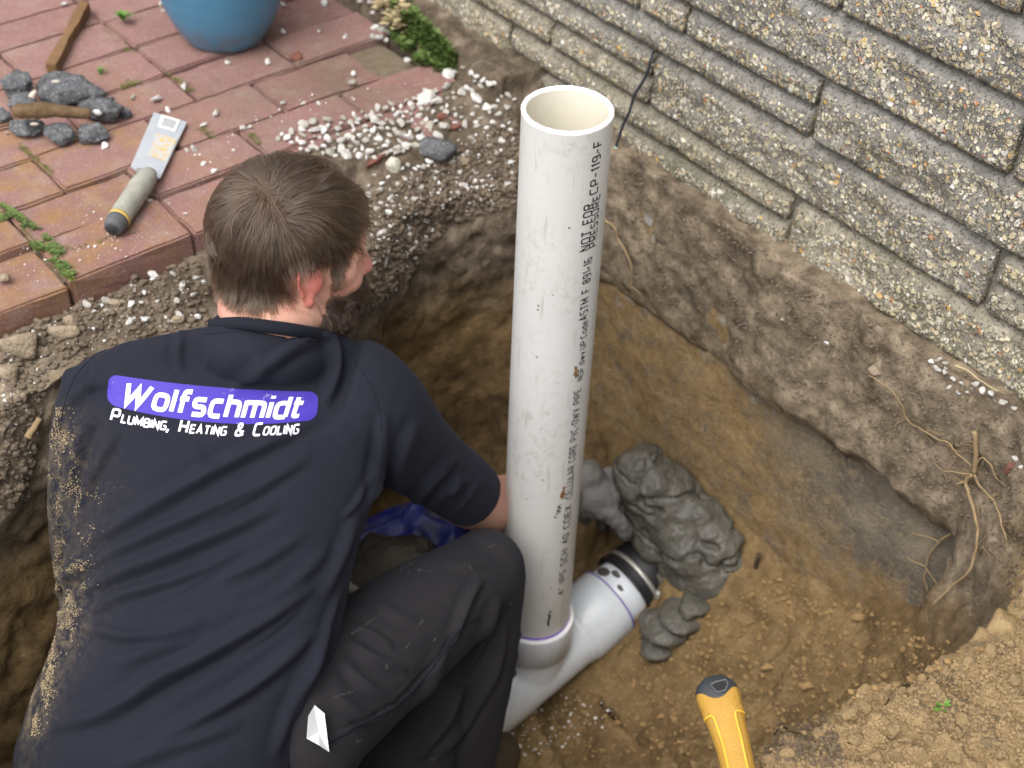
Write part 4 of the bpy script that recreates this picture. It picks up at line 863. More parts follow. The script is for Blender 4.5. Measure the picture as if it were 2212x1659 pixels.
# sand clinging to the left flank
gv, gf, gn = [], [], 0; T0 = np.array([(1, 1, 1), (1, -1, -1), (-1, 1, -1), (-1, -1, 1)], float)
tries = 0
while gn < 2300 and tries < 40000:
    tries += 1; c = random.random()
    if c < .42: v = random.uniform(1290, 1590); u0 = np.interp(v, [1290, 1400, 1500, 1590], [135, 110, 70, 52]); u = u0 + abs(random.gauss(0, 1)) * np.interp(v, [1290, 1350, 1450, 1590], [26, 24, 22, 14])
    elif c < .85: v = random.uniform(880, 1300); u0 = np.interp(v, [880, 1000, 1100, 1200, 1300], [118, 100, 92, 102, 128]); u = u0 + random.random() ** 1.5 * np.interp(v, [880, 1000, 1100, 1300], [40, 70, 90, 60])
    else: v = random.uniform(1050, 1350); u = np.interp(v, [1050, 1350], [175, 165]) + random.gauss(0, 28)
    P, n = on_shirt(u, v, .0002)
    if P is None or (fbm(P[None] * 1.0, 42, 3, 5)[0] < random.uniform(-.05, .34)): continue
    q = T0 @ np.array(Matrix.Rotation(random.uniform(0, 6), 3, Vector((random.random(), random.random(), .3))).to_3x3()) * random.uniform(.00025, .0007); gv += (q + P).tolist(); b = gn * 4
    gf += [[b, b + 1, b + 2], [b, b + 3, b + 1], [b, b + 2, b + 3], [b + 1, b + 3, b + 2]]; gn += 1
tag(mesh('sand_grains', gv, gf, M['grain'], shirt, False), kind='stuff')

# ---- trousers: right knee drawn up, left knee on the floor of the hole
HIPR, KNR, ANR = dep(640, 1560, 1.84), dep(1040, 1243, 2.14), dep(945, 1770, 2.30)
HIPL = dep(210, 1640, 1.80); KNL = np.array([.66, 1.22, -.76]); ANL = np.array([.34, .98, -.78])
PEL = dep(430, 1640, 1.84)
legs = [capsule([HIPR, (HIPR + KNR) / 2 + np.array([0, 0, .012]), KNR], [.094, .088, .079, .066], 24), capsule([KNR, (KNR * .6 + ANR * .4), ANR], [.066, .074, .076, .070], 22),
        capsule([PEL, HIPR], [.11, .10], 22), capsule([PEL + np.array([-.06, .03, .03]), PEL + np.array([.04, .02, -.06])], [.115, .115], 22), ell(KNR + np.array([.004, .0, .012]), (.062, .060, .060)), capsule([dep(930, 1500, 2.14), dep(880, 1620, 2.16), dep(840, 1780, 2.16)], [.055, .075, .075], 20),
        capsule([HIPL, (HIPL + KNL) / 2, KNL], [.10, .085, .068], 22), capsule([KNL, ANL], [.068, .058], 20)]
tr_me = fuse('trousers', legs, 0.0045, 12, 0.5); V = getV(tr_me); N = getN(tr_me); uv = proj(V)
V = V + N * (.0035 * fbm(V, 8, 3, 71))[:, None]
TL = [([(975, 1395), (1010, 1300), (1040, 1250)], .006, 10), ([(1000, 1470), (1050, 1370), (1078, 1290)], .007, 10), ([(1040, 1530), (1075, 1430), (1092, 1330)], .006, 10), ([(760, 1352), (800, 1372), (850, 1400)], .006, 9), ([(745, 1385), (800, 1420), (880, 1450)], .006, 10), ([(735, 1430), (790, 1480), (860, 1520)], .005, 11),
      ([(690, 1590), (760, 1565), (850, 1520), (930, 1440), (985, 1360)], -.003, 4), ([(900, 1640), (960, 1560), (1000, 1470)], .009, 14), ([(860, 1600), (920, 1500), (960, 1400)], .006, 13), ([(940, 1640), (1010, 1560), (1050, 1470)], .006, 11), ([(720, 1500), (780, 1545), (830, 1560)], .004, 12), ([(960, 1215), (1010, 1225), (1060, 1215)], .003, 10), ([(820, 1300), (860, 1330), (905, 1340)], .003, 12)]
V = V + N * (1.5 * folds(V, N, uv, TL))[:, None]; setV(tr_me, V); trousers = put('trousers', tr_me, M['trouser'], person); TB = bvh_of(tr_me)
def on_tr(u, v, off=.001):
    h = TB.ray_cast(Vector(CAM), Vector(ray(u, v)))
    if h[0] is None: return None
    n = np.array(h[1]); n = n if n @ (CAM - np.array(h[0])) > 0 else -n; return np.array(h[0]) + n * off
P = [on_tr(u, v, .0008) for u, v in spline(np.array([(700, 1612), (760, 1575), (850, 1528), (930, 1448), (985, 1368), (1030, 1335)]), 40)]; P = [p for p in P if p is not None]
mesh('seam', *tube(P, .0011, 5), M['rib'], trousers)
# pale smears of plaster dust on the cloth
sv, sf = [], []
for (u, v, a, L, w) in ((688, 1230, -.5, 0, 0), (880, 1222, -.45, 26, 5), (905, 1232, -.1, 34, 4), (1010, 1222, .7, 20, 3), (1060, 1180, -.4, 12, 3), (800, 1342, -.62, 40, 2), (765, 1366, -.5, 30, 2), (910, 1345, -.6, 12, 3), (880, 1395, -1.2, 14, 2), (940, 1380, -.8, 8, 2), (835, 1440, -.6, 16, 3), (775, 1600, -.4, 10, 4), (1105, 1300, -1.3, 10, 2), (960, 1300, .5, 7, 2), (740, 1500, -.3, 30, 3), (935, 1640, -.3, 14, 3)):
    if not L: continue
    for k in range(int(L * 1.1)):
        t = random.gauss(0, .4) * L; s2 = random.gauss(0, .5) * w; uu, vv = u + math.cos(a) * t - math.sin(a) * s2, v + math.sin(a) * t + math.cos(a) * s2; P = on_tr(uu, vv, .0005)
        if P is None: continue
        b = len(sv); r_ = random.uniform(.0003, .0010); e = RC[0] * r_; g_ = RC[1] * r_ * .8; sv += [P + e, P + g_, P - e * random.random(), P - g_]; sf.append([b, b + 1, b + 2, b + 3])
tag(mesh('plaster_smears', sv, sf, plain('plaster_dust', (.075, .072, .076), .95, .2, 100, 0), trousers, False), kind='stuff')
# white lining pulled out of the pocket
def lin(u, v, d): P = on_tr(u, v, .012); Q = on_shirt(u, v, .004)[0]; c = [p for p in (P, Q) if p is not None]; c.sort(key=lambda p: np.linalg.norm(p - CAM)); return (c[0] if c else dep(u, v, 1.75)) - ray(u, v) * d
lp = [(676, 1527), (694, 1545), (705, 1617), (685, 1604), (659, 1592), (664, 1550)]; cc = np.array([(680, 1568)]); V = [lin(686, 1580, -.002)] + [lin(u, v, .006 + .004 * (i % 2)) for i, (u, v) in enumerate(lp)] + [lin(u, v, -.006) for u, v in lp]
F = [[0, i + 1, (i + 1) % 6 + 1] for i in range(6)] + [[i + 1, i + 7, (i + 1) % 6 + 7, (i + 1) % 6 + 1] for i in range(6)]
mesh('pocket_lining', V, F, M['white_cloth'], trousers, False)
for A, dr in ((ANR, (.95, .3, 0)), (ANL, (-.6, -.5, -.35))):
    dr = nrm(np.array(dr)); me = fuse('work_boot', [capsule([A + np.array([0, 0, .02]), A + np.array([0, 0, -.025])], [.056, .058], 16), capsule([A + np.array([0, 0, -.028]) - dr * .03, A + np.array([0, 0, -.028]) + dr * .17], [.045, .042], 16)], .005, 6); put('work_boot', me, M['sock'], person)
# muddy glove on the right hand, fingers closing on the clay-covered pipe
gl = hand(RW - nrm(RW - REL) * .01, RW - REL + np.array([.02, -.05, .02]), np.array([.15, -.35, -1.0]), 1.12, 1, .62, 1.25)
gl += [ell(dep(1290, 1072, 2.50), (.046, .042, .036)), ell(dep(1318, 1040, 2.52), (.026, .026, .024)), ell(dep(1268, 1035, 2.49), (.034, .03, .03)), ell(dep(1325, 1100, 2.52), (.022, .022, .022))]
gl.append(capsule([RW - nrm(RW - REL) * .055, RW + nrm(RW - REL) * .02], [.038, .036], 16)); g_me = fuse('work_glove', gl, .0035, 5); V = getV(g_me); setV(g_me, V + getN(g_me) * (.006 * fbm(V, 30, 4, 8) + .003 * fbm(V, 80, 3, 9))[:, None]); put('work_glove', g_me, M['glove'], person)

# ================================================================== PIPEWORK
PXY = np.array([1.0625, 1.144]); PR = .0572; TOPZ, BOTZ = .336, -.640
riser = empty('pipe', (PXY[0], PXY[1], BOTZ)); tag(riser, 'tall white plastic pipe standing upright in the hole, open at the top', 'pipe')
def up_lathe(prof, k=72): V, F = lathe(prof, k); return V + np.array([PXY[0], PXY[1], 0]), F
zs = np.linspace(BOTZ, TOPZ - .004, 40)
lean = np.array([.004, .0, 0])
mesh('tube', *up_lathe([(PR, z) for z in zs]), M['pipe'], riser)
mesh('inner_wall', *up_lathe([(PR - .0062, z) for z in zs[::-1]]), M['pvc_in'], riser)
V, F = up_lathe([(PR, TOPZ - .0042), (PR + .0002, TOPZ - .001), (PR - .0010, TOPZ), (PR - .0045, TOPZ + .0002), (PR - .0058, TOPZ - .001), (PR - .0062, TOPZ - .0042)], 220)
V = V + (.0011 * fbm(V, 180, 3, 3))[:, None] * [[0, 0, 1]] + .0004 * np.stack([fbm(V, 300, 2, 4), fbm(V, 300, 2, 5), 0 * V[:, 0]], -1); mesh('cut_rim', V, F, M['cut'], riser)
bv, bf = [], []
for k in range(90):                     # saw burrs
    a = random.choice([random.uniform(3.2, 4.7), random.uniform(0, 6.28)]); rr = random.choice([PR + .0003, PR - .0062]); L = random.uniform(.001, .0045); t = np.array([-math.sin(a), math.cos(a), 0]); p = np.array([PXY[0] + rr * math.cos(a), PXY[1] + rr * math.sin(a), TOPZ - .001])
    o_ = np.array([math.cos(a), math.sin(a), 0]) * (.0012 if rr > PR - .001 else -.0012); b = len(bv); bv += [p - t * .0012, p + t * .0012, p + o_ + np.array([0, 0, -L]) + t * random.uniform(-.002, .002)]; bf.append([b, b + 1, b + 2])
tag(mesh('burrs', bv, bf, M['cut'], riser, False), kind='stuff')
faz = math.atan2(CAM[1] - PXY[1], CAM[0] - PXY[0])      # azimuth of the side turned to the street
def on_pipe(s_, z, off): a = faz + s_ / PR; return np.array([PXY[0] + (PR + off) * math.cos(a), PXY[1] + (PR + off) * math.sin(a), z])
def pipe_text(text, z0, z1, arc, hgt, thick=.17, gap=.36):
    """line of print climbing the pipe from z0 to z1; arc = distance round the pipe from the middle"""
    q, w_ = glyph_polys(text, thick, gap); sx = (z1 - z0) / w_
    def fn(p, off): return on_pipe(arc - p[1] * hgt, z0 + p[0] * sx, off)
    return lay_text(q, fn, .0004)
A0 = PR * .86
parts = [pipe_text('CP-119-F', .242, .318, A0, .0125), pipe_text('NOT FOR', .158, .228, A0 - .007, .0125), pipe_text('PRESSURE', .158, .236, A0 + .006, .0125), pipe_text('ASTM F 891-16', .040, .142, A0, .0125), pipe_text('UP.Code', -.012, .036, A0 + .002, .0100), pipe_text('NSF.dwv', -.068, -.018, A0 + .002, .0100),
         pipe_text('CELLULAR CORE PVC-DWV PIPE', -.300, -.085, A0, .0118), pipe_text('4" IPS SCH 40 COEX', -.520, -.318, A0, .0115)]
V, F = [], []
for v, f in parts: F += [[i + len(V) for i in q] for q in f]; V += v
mesh('printing', V, F, M['ink'], riser, False)
# scuffs: a rusty smear and a dark scribble low on the pipe
def patch(zc, arc, pts, w, mat, name):
    V, F = [], []
    for P in pts:
        L, R = ribbon(np.array(P, float), w, False); b = len(V)
        for l, r in zip(L, R): V += [on_pipe(arc + l[0], zc + l[1], .0005 + random.random() * .0001), on_pipe(arc + r[0], zc + r[1], .0005)]
        F += [[b + 2 * i, b + 2 * i + 1, b + 2 * i + 3, b + 2 * i + 2] for i in range(len(L) - 1)]
    return mesh(name, V, F, mat, riser, False)
patch(-.300, PR * .48, [[(.006, .03), (.004, .02), (.006, .012), (.003, .004)], [(.002, .018), (.001, .008)]], .004, M['rust'], 'rust_mark')
patch(-.318, PR * .45, [[(-.004, -.008), (.003, -.004), (-.002, .0), (.004, .003), (-.001, .007), (.004, .011)], [(-.006, -.012), (-.002, -.016)]], .0022, M['ink'], 'scribble')
patch(-.05, PR * .62, [[(0, .012), (.002, .004), (-.001, -.004)], [(.003, 0), (.002, -.010)]], .004, M['rust'], 'rust_mark')
patch(-.575, PR * .40, [[(0, .018), (.002, .010), (.0, .0), (.001, -.012)], [(.004, .02), (.001, .024)]], .004, M['ink'], 'scribble')

A_, B_ = np.array([.80, 1.141, -.822]), np.array([1.335, 1.141, -.690]); RUN = nrm(B_ - A_)
fit = empty('pipe_fitting', (1.066, 1.141, -.75)); tag(fit, 'white sweep tee fitting at the foot of the upright pipe', 'pipe fitting')
def along(x): return A_ + RUN * ((x - A_[0]) / RUN[0])
def hub(c0, c1, r, name, mat=M['fitting'], parent=None, lip=True):
    ax = nrm(np.array(c1) - np.array(c0)); L = np.linalg.norm(np.array(c1) - np.array(c0)); prof = [(r - .009, L), (r - .001, L), (r, L - .003), (r, .004), (r - .004, 0.0)]
    V, F = lathe(prof, 56); Mx = np.array(Vector((0, 0, 1)).rotation_difference(Vector(ax)).to_matrix()); return mesh(name, V @ Mx.T + np.array(c0), F, mat, parent or fit)
sweep = []
P0 = np.array([PXY[0], PXY[1], -.668]); sw = spline([P0, P0 + [-.004, 0, -.05], P0 + [-.035, 0, -.105], along(.955) + [0, 0, .0], along(.86)], 40)
runb = capsule([along(.82), along(1.20)], [.0605, .0605], 40); swb = capsule([p for p in sw[::4]], [.0605] * 6, 36)
web = ell(along(1.05) + np.array([.02, 0, -.0]), (.09, .052, .05))
fb = fuse('sweep_body', [runb, swb, web], .0045, 6); put('sweep_body', fb, M['fitting'], fit)
hub((PXY[0], PXY[1], -.690), (PXY[0], PXY[1], -.622), .0655, 'riser_hub')
V, F = lathe([(PR + .0002, .0), (PR + .0028, .0016), (.0650, .0006)], 56); mesh('primer_ring', V * [1, 1, 1] + np.array([PXY[0], PXY[1], -.6215]), F, M['cut'], fit)
V, F = lathe([(PR + .0003, 0), (PR + .0006, .005), (PR + .0003, .0052)], 56); mesh('primer_band', V + np.array([PXY[0], PXY[1], -.6205]), F, M['purple'], fit)
hub(along(1.155), along(1.235), .0655, 'run_hub'); hub(along(.85), along(.78), .0655, 'run_hub')
hub(along(1.1552) - RUN * .012, along(1.1552) + RUN * .004, .0628, 'hub_ridge')
Vr, Fr = lathe([(PR + .001, 0), (.0658, .0008)], 56); Mx = np.array(Vector((0, 0, 1)).rotation_difference(Vector(RUN)).to_matrix()); mesh('primer_band', Vr @ Mx.T + along(1.2355), Fr, M['purple'], fit)
sewer = empty('sewer_pipe', along(1.33)); tag(sewer, 'short white plastic pipe stub between the fitting and the black rubber coupling', 'pipe')
V, F = tube([along(1.20), along(1.325)], PR, 48); mesh('tube', V, F, M['fitting'], sewer)
for (x_, a_, w_) in ((1.252, 2.0, .016), (1.262, 1.62, .010), (1.250, 1.2, .007)):
    c = along(x_); s1 = nrm(np.cross(RUN, [0, 0, 1.0])); s2 = np.cross(s1, RUN); V, F = ico(2); n_ = s1 * math.cos(a_) * -1 * -1 + s2 * math.sin(a_)
    V = V * (1 + .3 * fbm(V + a_, 2, 2, 3))[:, None]; t_ = np.cross(RUN, n_); mesh('mud_splash', c + n_ * PR + (V[:, :1] * RUN * w_ * .6 + V[:, 1:2] * t_ * w_ + V[:, 2:] * n_ * .0015), F, M['mud'], sewer)
s1 = nrm(np.cross(RUN, [0, 0, 1.0])); s2 = np.cross(s1, RUN)
coup = empty('coupling', along(1.35)); tag(coup, 'black rubber coupling with steel clamps joining white pipe to clay-caked pipe', 'coupling')
def ring(x0, x1, r, name, mat): ax = RUN; V, F = lathe([(r - .004, 0), (r, .002), (r, (x1 - x0) - .002), (r - .004, x1 - x0)], 56); return mesh(name, V @ Mx.T + along(x0), F, mat, coup)
ring(1.272, 1.375, .0655, 'sleeve', M['rubber']); ring(1.270, 1.278, .0680, 'lip', M['rubber'])
for x_ in (1.288, 1.345):
    ring(x_, x_ + .011, .0666, 'clamp_band', M['steel'])
    for a_ in (2.3,): c = along(x_ + .006) + (s1 * math.cos(.35) * 1 + s2 * math.sin(.35)) * .071; mesh('clamp_screw', *join(tube([c - s2 * .016, c + s2 * .016], .0055, 8), box(c, (.013, .011, .012), .001)), M['steel'], coup)
# old sewer pipe caked in wet clay
clay = empty('clay_caked_pipe', (1.40, 1.12, -.70)); tag(clay, 'old sewer pipe buried in a lumpy mass of wet grey clay against the foundation', 'clay lump')
lumps = []
for (u, v, x, r) in ((1390, 1030, 1.33, .060), (1350, 1000, 1.34, .022), (1340, 985, 1.335, .014), (1440, 1065, 1.355, .065), (1470, 1120, 1.36, .072), (1500, 1170, 1.36, .075), (1520, 1215, 1.36, .072), (1450, 1200, 1.36, .068), (1430, 1150, 1.34, .055), (1545, 1255, 1.36, .048), (1480, 1265, 1.36, .055), (1430, 1270, 1.37, .042), (1560, 1200, 1.37, .040), (1510, 1110, 1.37, .050), (1565, 1285, 1.355, .020), (1460, 1040, 1.37, .035), (1330, 1060, 1.315, .038), (1400, 1090, 1.335, .05), (1425, 1225, 1.355, .055), (1455, 1290, 1.36, .05), (1500, 1290, 1.37, .05), (1440, 1320, 1.36, .035), (1400, 1000, 1.345, .045), (1540, 1160, 1.37, .055), (1462, 1140, 1.375, .092), (1495, 1210, 1.38, .090), (1415, 1060, 1.36, .070)):
    c = onx(u, v + 14, x); V, F = ico(4); d = nrm(V); rr = r * (1 + .20 * fbm(V + x * 9 + u, 1.6, 3, int(u)) + .05 * fbm(V + u, 4.0, 3, int(v))); lumps.append((c + V * rr[:, None] * [.85, 1, 1], F))
cc_ = along(1.362) + [0, .012, .018]; V, F = ico(4); lumps.append((cc_ + V * ((.092 * (1 + .12 * fbm(V, 2, 3, 9)))[:, None]) * [.62, 1.0, 1.0], F))
cm = fuse('clay_mass', lumps, .0042, 14); V = getV(cm); N = getN(cm); V = V + N * (.012 * (.25 - np.abs(fbm(V * [1, 1, .6], 11, 3, 91))) + .0035 * fbm(V, 45, 4, 92, .6) - .012 * np.exp(-(fbm(V * [1, 1, 2], 9, 3, 95) / .05) ** 2))[:, None]; setV(cm, V); put('clay_mass', cm, M['mud'], clay)
V, F = tube([along(1.355), along(1.47)], .064, 40); mesh('old_pipe', V, F, plain('clay_pipe', (.20, .125, .085), .85, .4, 25, .6, .004), clay)
for (u, v, r, ss) in ((1440, 1350, .050, 3), (1478, 1330, .045, 7), (1425, 1395, .034, 11), (1500, 1310, .030, 5)):
    P, n = hit(u, v); V, F = rock(3, ss, .35, 1.5, (r, r * .9, r * .38)); V = V + .004 * fbm(V + P, 45, 3, ss)[:, None]; o = mesh('clay_clod', V + P + [0, 0, r * .02], F, M['mud']); tag(o, {3: 'large wet grey clay clod fallen on the sand below the caked pipe', 7: 'grey clay clod stuck on the sand right under the coupling', 11: 'small dark clay clod lowest on the sandy slope', 5: 'small clay clod on the sand right of the other clods'}[ss], 'clod', 'clay clods under the sewer pipe')

# crumpled blue plastic bag with mud on it between the man's arm and knee
BC = np.array([.878, 1.240, -.625]); V, F = ico(6); n_ = nrm(V)
rg_ = 1 - 2 * np.abs(fbm(V * [1, 1, 1.0], 1.9, 3, 51)); r_ = 1 + .10 * rg_ + .06 * fbm(V, 3.6, 3, 52) + .05 * (1 - 2 * np.abs(fbm(V, 4.5, 2, 53)))
V = np.sign(V) * np.abs(V) ** .8 * r_[:, None] * [.165, .135, .205]; V[:, 2] -= .05 * np.exp(-((V[:, 0] + .05) ** 2 + (V[:, 1] + .03) ** 2) / .008) * (V[:, 2] > 0)
def bag_mat():
    x = Mat('blue_plastic_sheet', .38, .4); c = x.mix(x.noise(9, 4), (.006, .010, .085), (.012, .022, .17)); P = x.sep(x.pos)
    mud_ = x.math('MULTIPLY', x.ramp(x.noise(13, 6, .75), [(.44, 0.), (.58, 1.)]), x.mapr(P[2], -.40, -.50, .45, 1.0)); c = x.mix(mud_, c, x.mix(x.noise(40, 4), (.022, .018, .013), (.10, .09, .07))); x.color(c); x.b.inputs['Roughness'].default_value = .45; x.bump(x.noise(45, 5), .5, .004); return x.m
bag = mesh('blue_bag', V + BC, F, bag_mat()); tag(bag, 'crumpled dark blue plastic bag smeared with mud behind the raised knee', 'bag')
mc = dep(830, 1262, 2.10); V, F = rock(4, 77, .35, 1.6, (1, 1, 1)); V = V * (1 + .10 * fbm(V, 6, 3, 5))[:, None] * [.085, .07, .05]; thing_ = mesh('mud_heap', V + mc, F, M['tubmud']); tag(thing_, 'heap of dark mud on the blue bag between shirt and knee', 'mud')
P_ = spline([dep(748, 1262, 2.02), dep(775, 1284, 2.03), dep(800, 1308, 2.03), dep(815, 1325, 2.03)], 30); V, F = tube(P_, .009, 8); V = V + .004 * fbm(V, 60, 3, 8)[:, None]; o = mesh('mud_rope', V, F, M['rope']); tag(o, 'pale mud-crusted strap at the near edge of the blue bag', 'strap')

# ================================================================== POT, TROWEL, HAMMER, WIRE
PB = onz(492, 114, 0); vdir = nrm(np.array([PB[0], PB[1]])); PC = np.array([PB[0] + vdir[0] * .060, PB[1] + vdir[1] * .060, 0])
pot = empty('plant_pot', PC); tag(pot, 'glazed blue round plant pot standing on the red pavers', 'plant pot')
prof = spline(np.array([(.060, 0), (.073, .010), (.096, .055), (.112, .12), (.119, .19), (.116, .26), (.110, .30)]), 40)
V, F = lathe(np.r_[[(.0005, .0)], prof, [(.124, .306), (.126, .318), (.114, .322), (.104, .30), (.100, .27), (.0005, .268)]], 72); mesh('pot_body', V + PC, F, M['pot'], pot)
V, F = lathe([(.1015, .275), (.06, .285), (.0005, .282)], 40); V = V + .006 * fbm(V, 30, 3, 2)[:, None]; mesh('potting_soil', V + PC, F, M['soil'], pot)

T0_, T1_ = onz(345, 356, .016), onz(366, 252, .004)
tro = empty('margin_trowel', T0_); tag(tro, 'margin trowel with steel blade and mortar-caked grey handle lying on the pavers', 'trowel')
bl_pts = [(283, 364), (332, 236), (403, 258), (347, 391), (318, 394)]
Bq = [onz(u, v, .010) for u, v in bl_pts]; Bq[0][2] = .014; Bq[3][2] = Bq[4][2] = .016; Bq[1][2] = Bq[2][2] = .005
V = np.array(Bq + [b - [0, 0, .0016] for b in Bq]); F = [[0, 1, 2, 3, 4]] + [[i, i + 5, (i + 1) % 5 + 5, (i + 1) % 5] for i in range(5)] + [[9, 8, 7, 6, 5]]
def steel_blade():
    x = Mat('worn_blade', 0.45, .5); c = x.mix(x.noise(40, 5, .7), (.40, .42, .45), (.56, .58, .60)); c = x.mix(x.ramp(x.noise(90, 4, .7), [(.58, 0.), (.68, .7)]), c, (.62, .61, .58)); x.color(c); x.b.inputs['Metallic'].default_value = .35; x.bump(x.noise(120, 3), .3, .001); return x.m
mesh('blade', V, F, steel_blade(), tro, False)
def lab(pts, mat, name, h=.0006, par=tro):
    O = Bq[0]; n = nrm(np.cross(Bq[2] - Bq[1], Bq[0] - Bq[1])); n = n * np.sign(n[2]); out = []
    for u, v in pts: d = ray(u, v); t = ((Bq[1] - CAM) @ n) / (d @ n); out.append(CAM + d * t + n * h)
    return mesh(name, out, [list(range(len(out)))], mat, par, False)
x = Mat('worn_yellow_label', .7, .3); c = x.mix(x.ramp(x.noise(110, 5, .8), [(.48, 0.), (.56, 1.)]), (.42, .42, .42), (.50, .36, .11)); x.color(c)
lab([(338, 290), (384, 301), (360, 352), (320, 338)], x.m, 'worn_label', .0016)
lab([(350, 250), (389, 261), (378, 286), (341, 275)], M['cut'], 'code_panel', .0016)
lab([(354, 255), (384, 263), (375, 281), (347, 273)], plain('grey_ink', (.34, .34, .34), .8, .5, 260, 0), 'worn_print', .0020)
H0, H1 = onz(318, 382, .022), onz(246, 489, .018)
hp = [H0 + (H1 - H0) * t for t in (-.22, -.08, .05, .30, .62, .86)]; hp[0][2] += .0; mesh('tang', *tube(spline([Bq[4] * .5 + Bq[0] * .5 + [0, 0, .002], H0 + [0, 0, .006], H0 * .8 + H1 * .2], 12), .0055, 10), M['steel'], tro)
V, F = tube(spline([H0 - (H1 - H0) * .10, H0 + (H1 - H0) * .12, H0 + (H1 - H0) * .45, H0 + (H1 - H0) * .84], 30), np.interp(np.linspace(0, 1, 30), [0, .12, .4, .8, 1], [.010, .0145, .0175, .0168, .0165]), 24); V = V + .0016 * fbm(V, 60, 3, 4)[:, None] * nrm(V - (H0 + H1) / 2)
mesh('handle', V, F, plain('mortar_caked_handle', (.29, .285, .245), .9, .35, 50, .7, .002), tro)
mesh('yellow_band', *tube([H0 + (H1 - H0) * .835, H0 + (H1 - H0) * .89], .0170, 24), plain('faded_yellow', (.50, .35, .10), .7, .3, 90, .2), tro)
d_ = nrm(H1 - H0); mesh('end_cap', *tube([H0 + (H1 - H0) * .888, H0 + (H1 - H0) * .93, H1 * 1.0, H1 + d_ * .006, H1 + d_ * .006, H1 - d_ * .003], [.0168, .0165, .0150, .0125, .0095, .0085], 24), plain('dark_cap', (.09, .093, .097), .6, .3, 90, .3), tro)

# hammer lying across the near bank, its handle reaching out over the hole
def grip_mat():
    x = Mat('yellow_rubber_grip', .6, .3); x.co = x.obj; v = x.voro(430); c = x.mix(x.noise(35, 5, .65), (.32, .17, .026), (.44, .255, .045)); dots = x.mapr(v.outputs['Distance'], .18, .34, .35, 0.)
    c = x.mix(dots, c, (.30, .15, .02)); c = x.mix(x.ramp(x.noise(60, 6, .75), [(.60, 0.), (.70, .75)]), c, (.24, .17, .09)); x.color(c); x.bump(v.outputs['Distance'], .5, .0012).bump(x.noise(60, 4), .2, .001); return x.m
M['grip'] = grip_mat(); M['yline'] = plain('bright_yellow_line', (.66, .40, .045), .5, .15, 60, 0)
HB, HE = dep(1556, 1490, 1.46), dep(1614, 1745, 1.385); HD = nrm(HE - HB)
ham = empty('hammer', HE); tag(ham, 'hammer with yellow rubber grip and black butt lying on the sandy bank', 'hammer')
hx = nrm(np.cross(HD, VIEW * 0 + nrm(HB - CAM))); hx = hx * np.sign(hx @ RC[0]); hn = np.cross(hx, HD); hn = hn * np.sign(hn @ (CAM - HB))
HLEN = .30
def hsec(t, grow=0.0, n=48):
    s = np.interp(t, [-.012, -.006, 0, .008, .02, .04, .07, .12, .18, .24, .30], [.012, .0185, .0212, .0222, .0212, .0186, .0166, .0162, .0170, .0160, .0150]); a = np.linspace(0, 2 * np.pi, n, endpoint=False)
    bend = np.interp(t, [0, .06, .3], [.004, .0, 0.0]); ex = np.sign(np.cos(a)) * np.abs(np.cos(a)) ** .8; ey = np.sign(np.sin(a)) * np.abs(np.sin(a)) ** .8
    return HB + HD * t + hx * (-bend) + (s + grow) * (ex[:, None] * hx + .78 * ey[:, None] * hn)
tt = np.r_[np.linspace(.004, .06, 26), np.linspace(.065, HLEN, 44)]
def vshape(a): return .003 + .016 * np.maximum(0, np.sin(a)) ** 2 * 0
GV = []
for i, t in enumerate(tt):
    Rg = hsec(t); a = np.linspace(0, 2 * np.pi, 48, endpoint=False)
    dip = .0115 * np.exp(-((a - np.pi / 2) / .55) ** 2) * max(0, 1 - (t - .004) / .03)          # the rubber dips in a V below the butt
    panel = np.zeros(48); 
    for c0 in (.66, 2.48): panel += -.0007 * ((np.abs(a - c0) < .42) & (t > .030))
    for c0, sg in ((1.10, 1), (2.04, 1)): panel += .0011 * (np.abs(a - c0) < .075) * (t > .027)
    if .024 < t < .030: panel += .0010 * ((np.abs(a - .66) < .46) | (np.abs(a - 2.48) < .46))
    n_ = nrm(Rg - Rg.mean(0)); GV.append(Rg + HD * dip[:, None] + n_ * panel[:, None])
V = np.concatenate(GV); F = grid_faces(len(tt), 48, True).tolist() + [[(len(tt) - 1) * 48 + i for i in range(48)]]
mesh('grip', V, F, M['grip'], ham)
for c0, dr in ((1.10, -1), (2.04, 1)):
    def gp(t, a, up=.0006): R_ = hsec(t); c = R_.mean(0); i = (a % (2 * math.pi)) / (2 * math.pi) * 48; p = R_[int(i) % 48] * (1 - i % 1) + R_[(int(i) + 1) % 48] * (i % 1); return p + nrm(p - c) * up
    P = [gp(.031, c0 + dr * q) for q in np.linspace(.95, .12, 10)] + [gp(.033, c0 + dr * .03)] + [gp(t, c0) for t in np.linspace(.037, .28, 40)]
    mesh('raised_line', *tube(P, .0011, 6), M['yline'], ham)
tb = np.array([-.0125, -.011, -.0085, -.005, 0, .006, .012, .018, .024]); V = np.concatenate([hsec(t, -.0007 if t > .002 else 0) for t in tb]); F = grid_faces(len(tb), 48, True).tolist() + [list(range(48))[::-1]]
mesh('butt', V, F, plain('black_butt', (.035, .038, .042), .42, .3, 60, .25), ham)
hc_ = HB + HD * .0045 + hn * .0172
V, F = tube([hc_ + hn * .0016, hc_ - hn * .003], [1, 1], 6); tri = np.array([(-.0085, -.0035), (-.003, -.0058), (.0075, -.0062), (.0088, -.001), (.0045, .0052), (-.0035, .0056)])
V = np.array([hc_ + hx * p[0] + HD * p[1] + hn * .0006 for p in tri] + [hc_ + hx * p[0] * .8 + HD * p[1] * .8 + hn * .00055 for p in tri]); Vh = np.array([hc_ + hx * p[0] + HD * p[1] + hn * .0008 for p in tri])
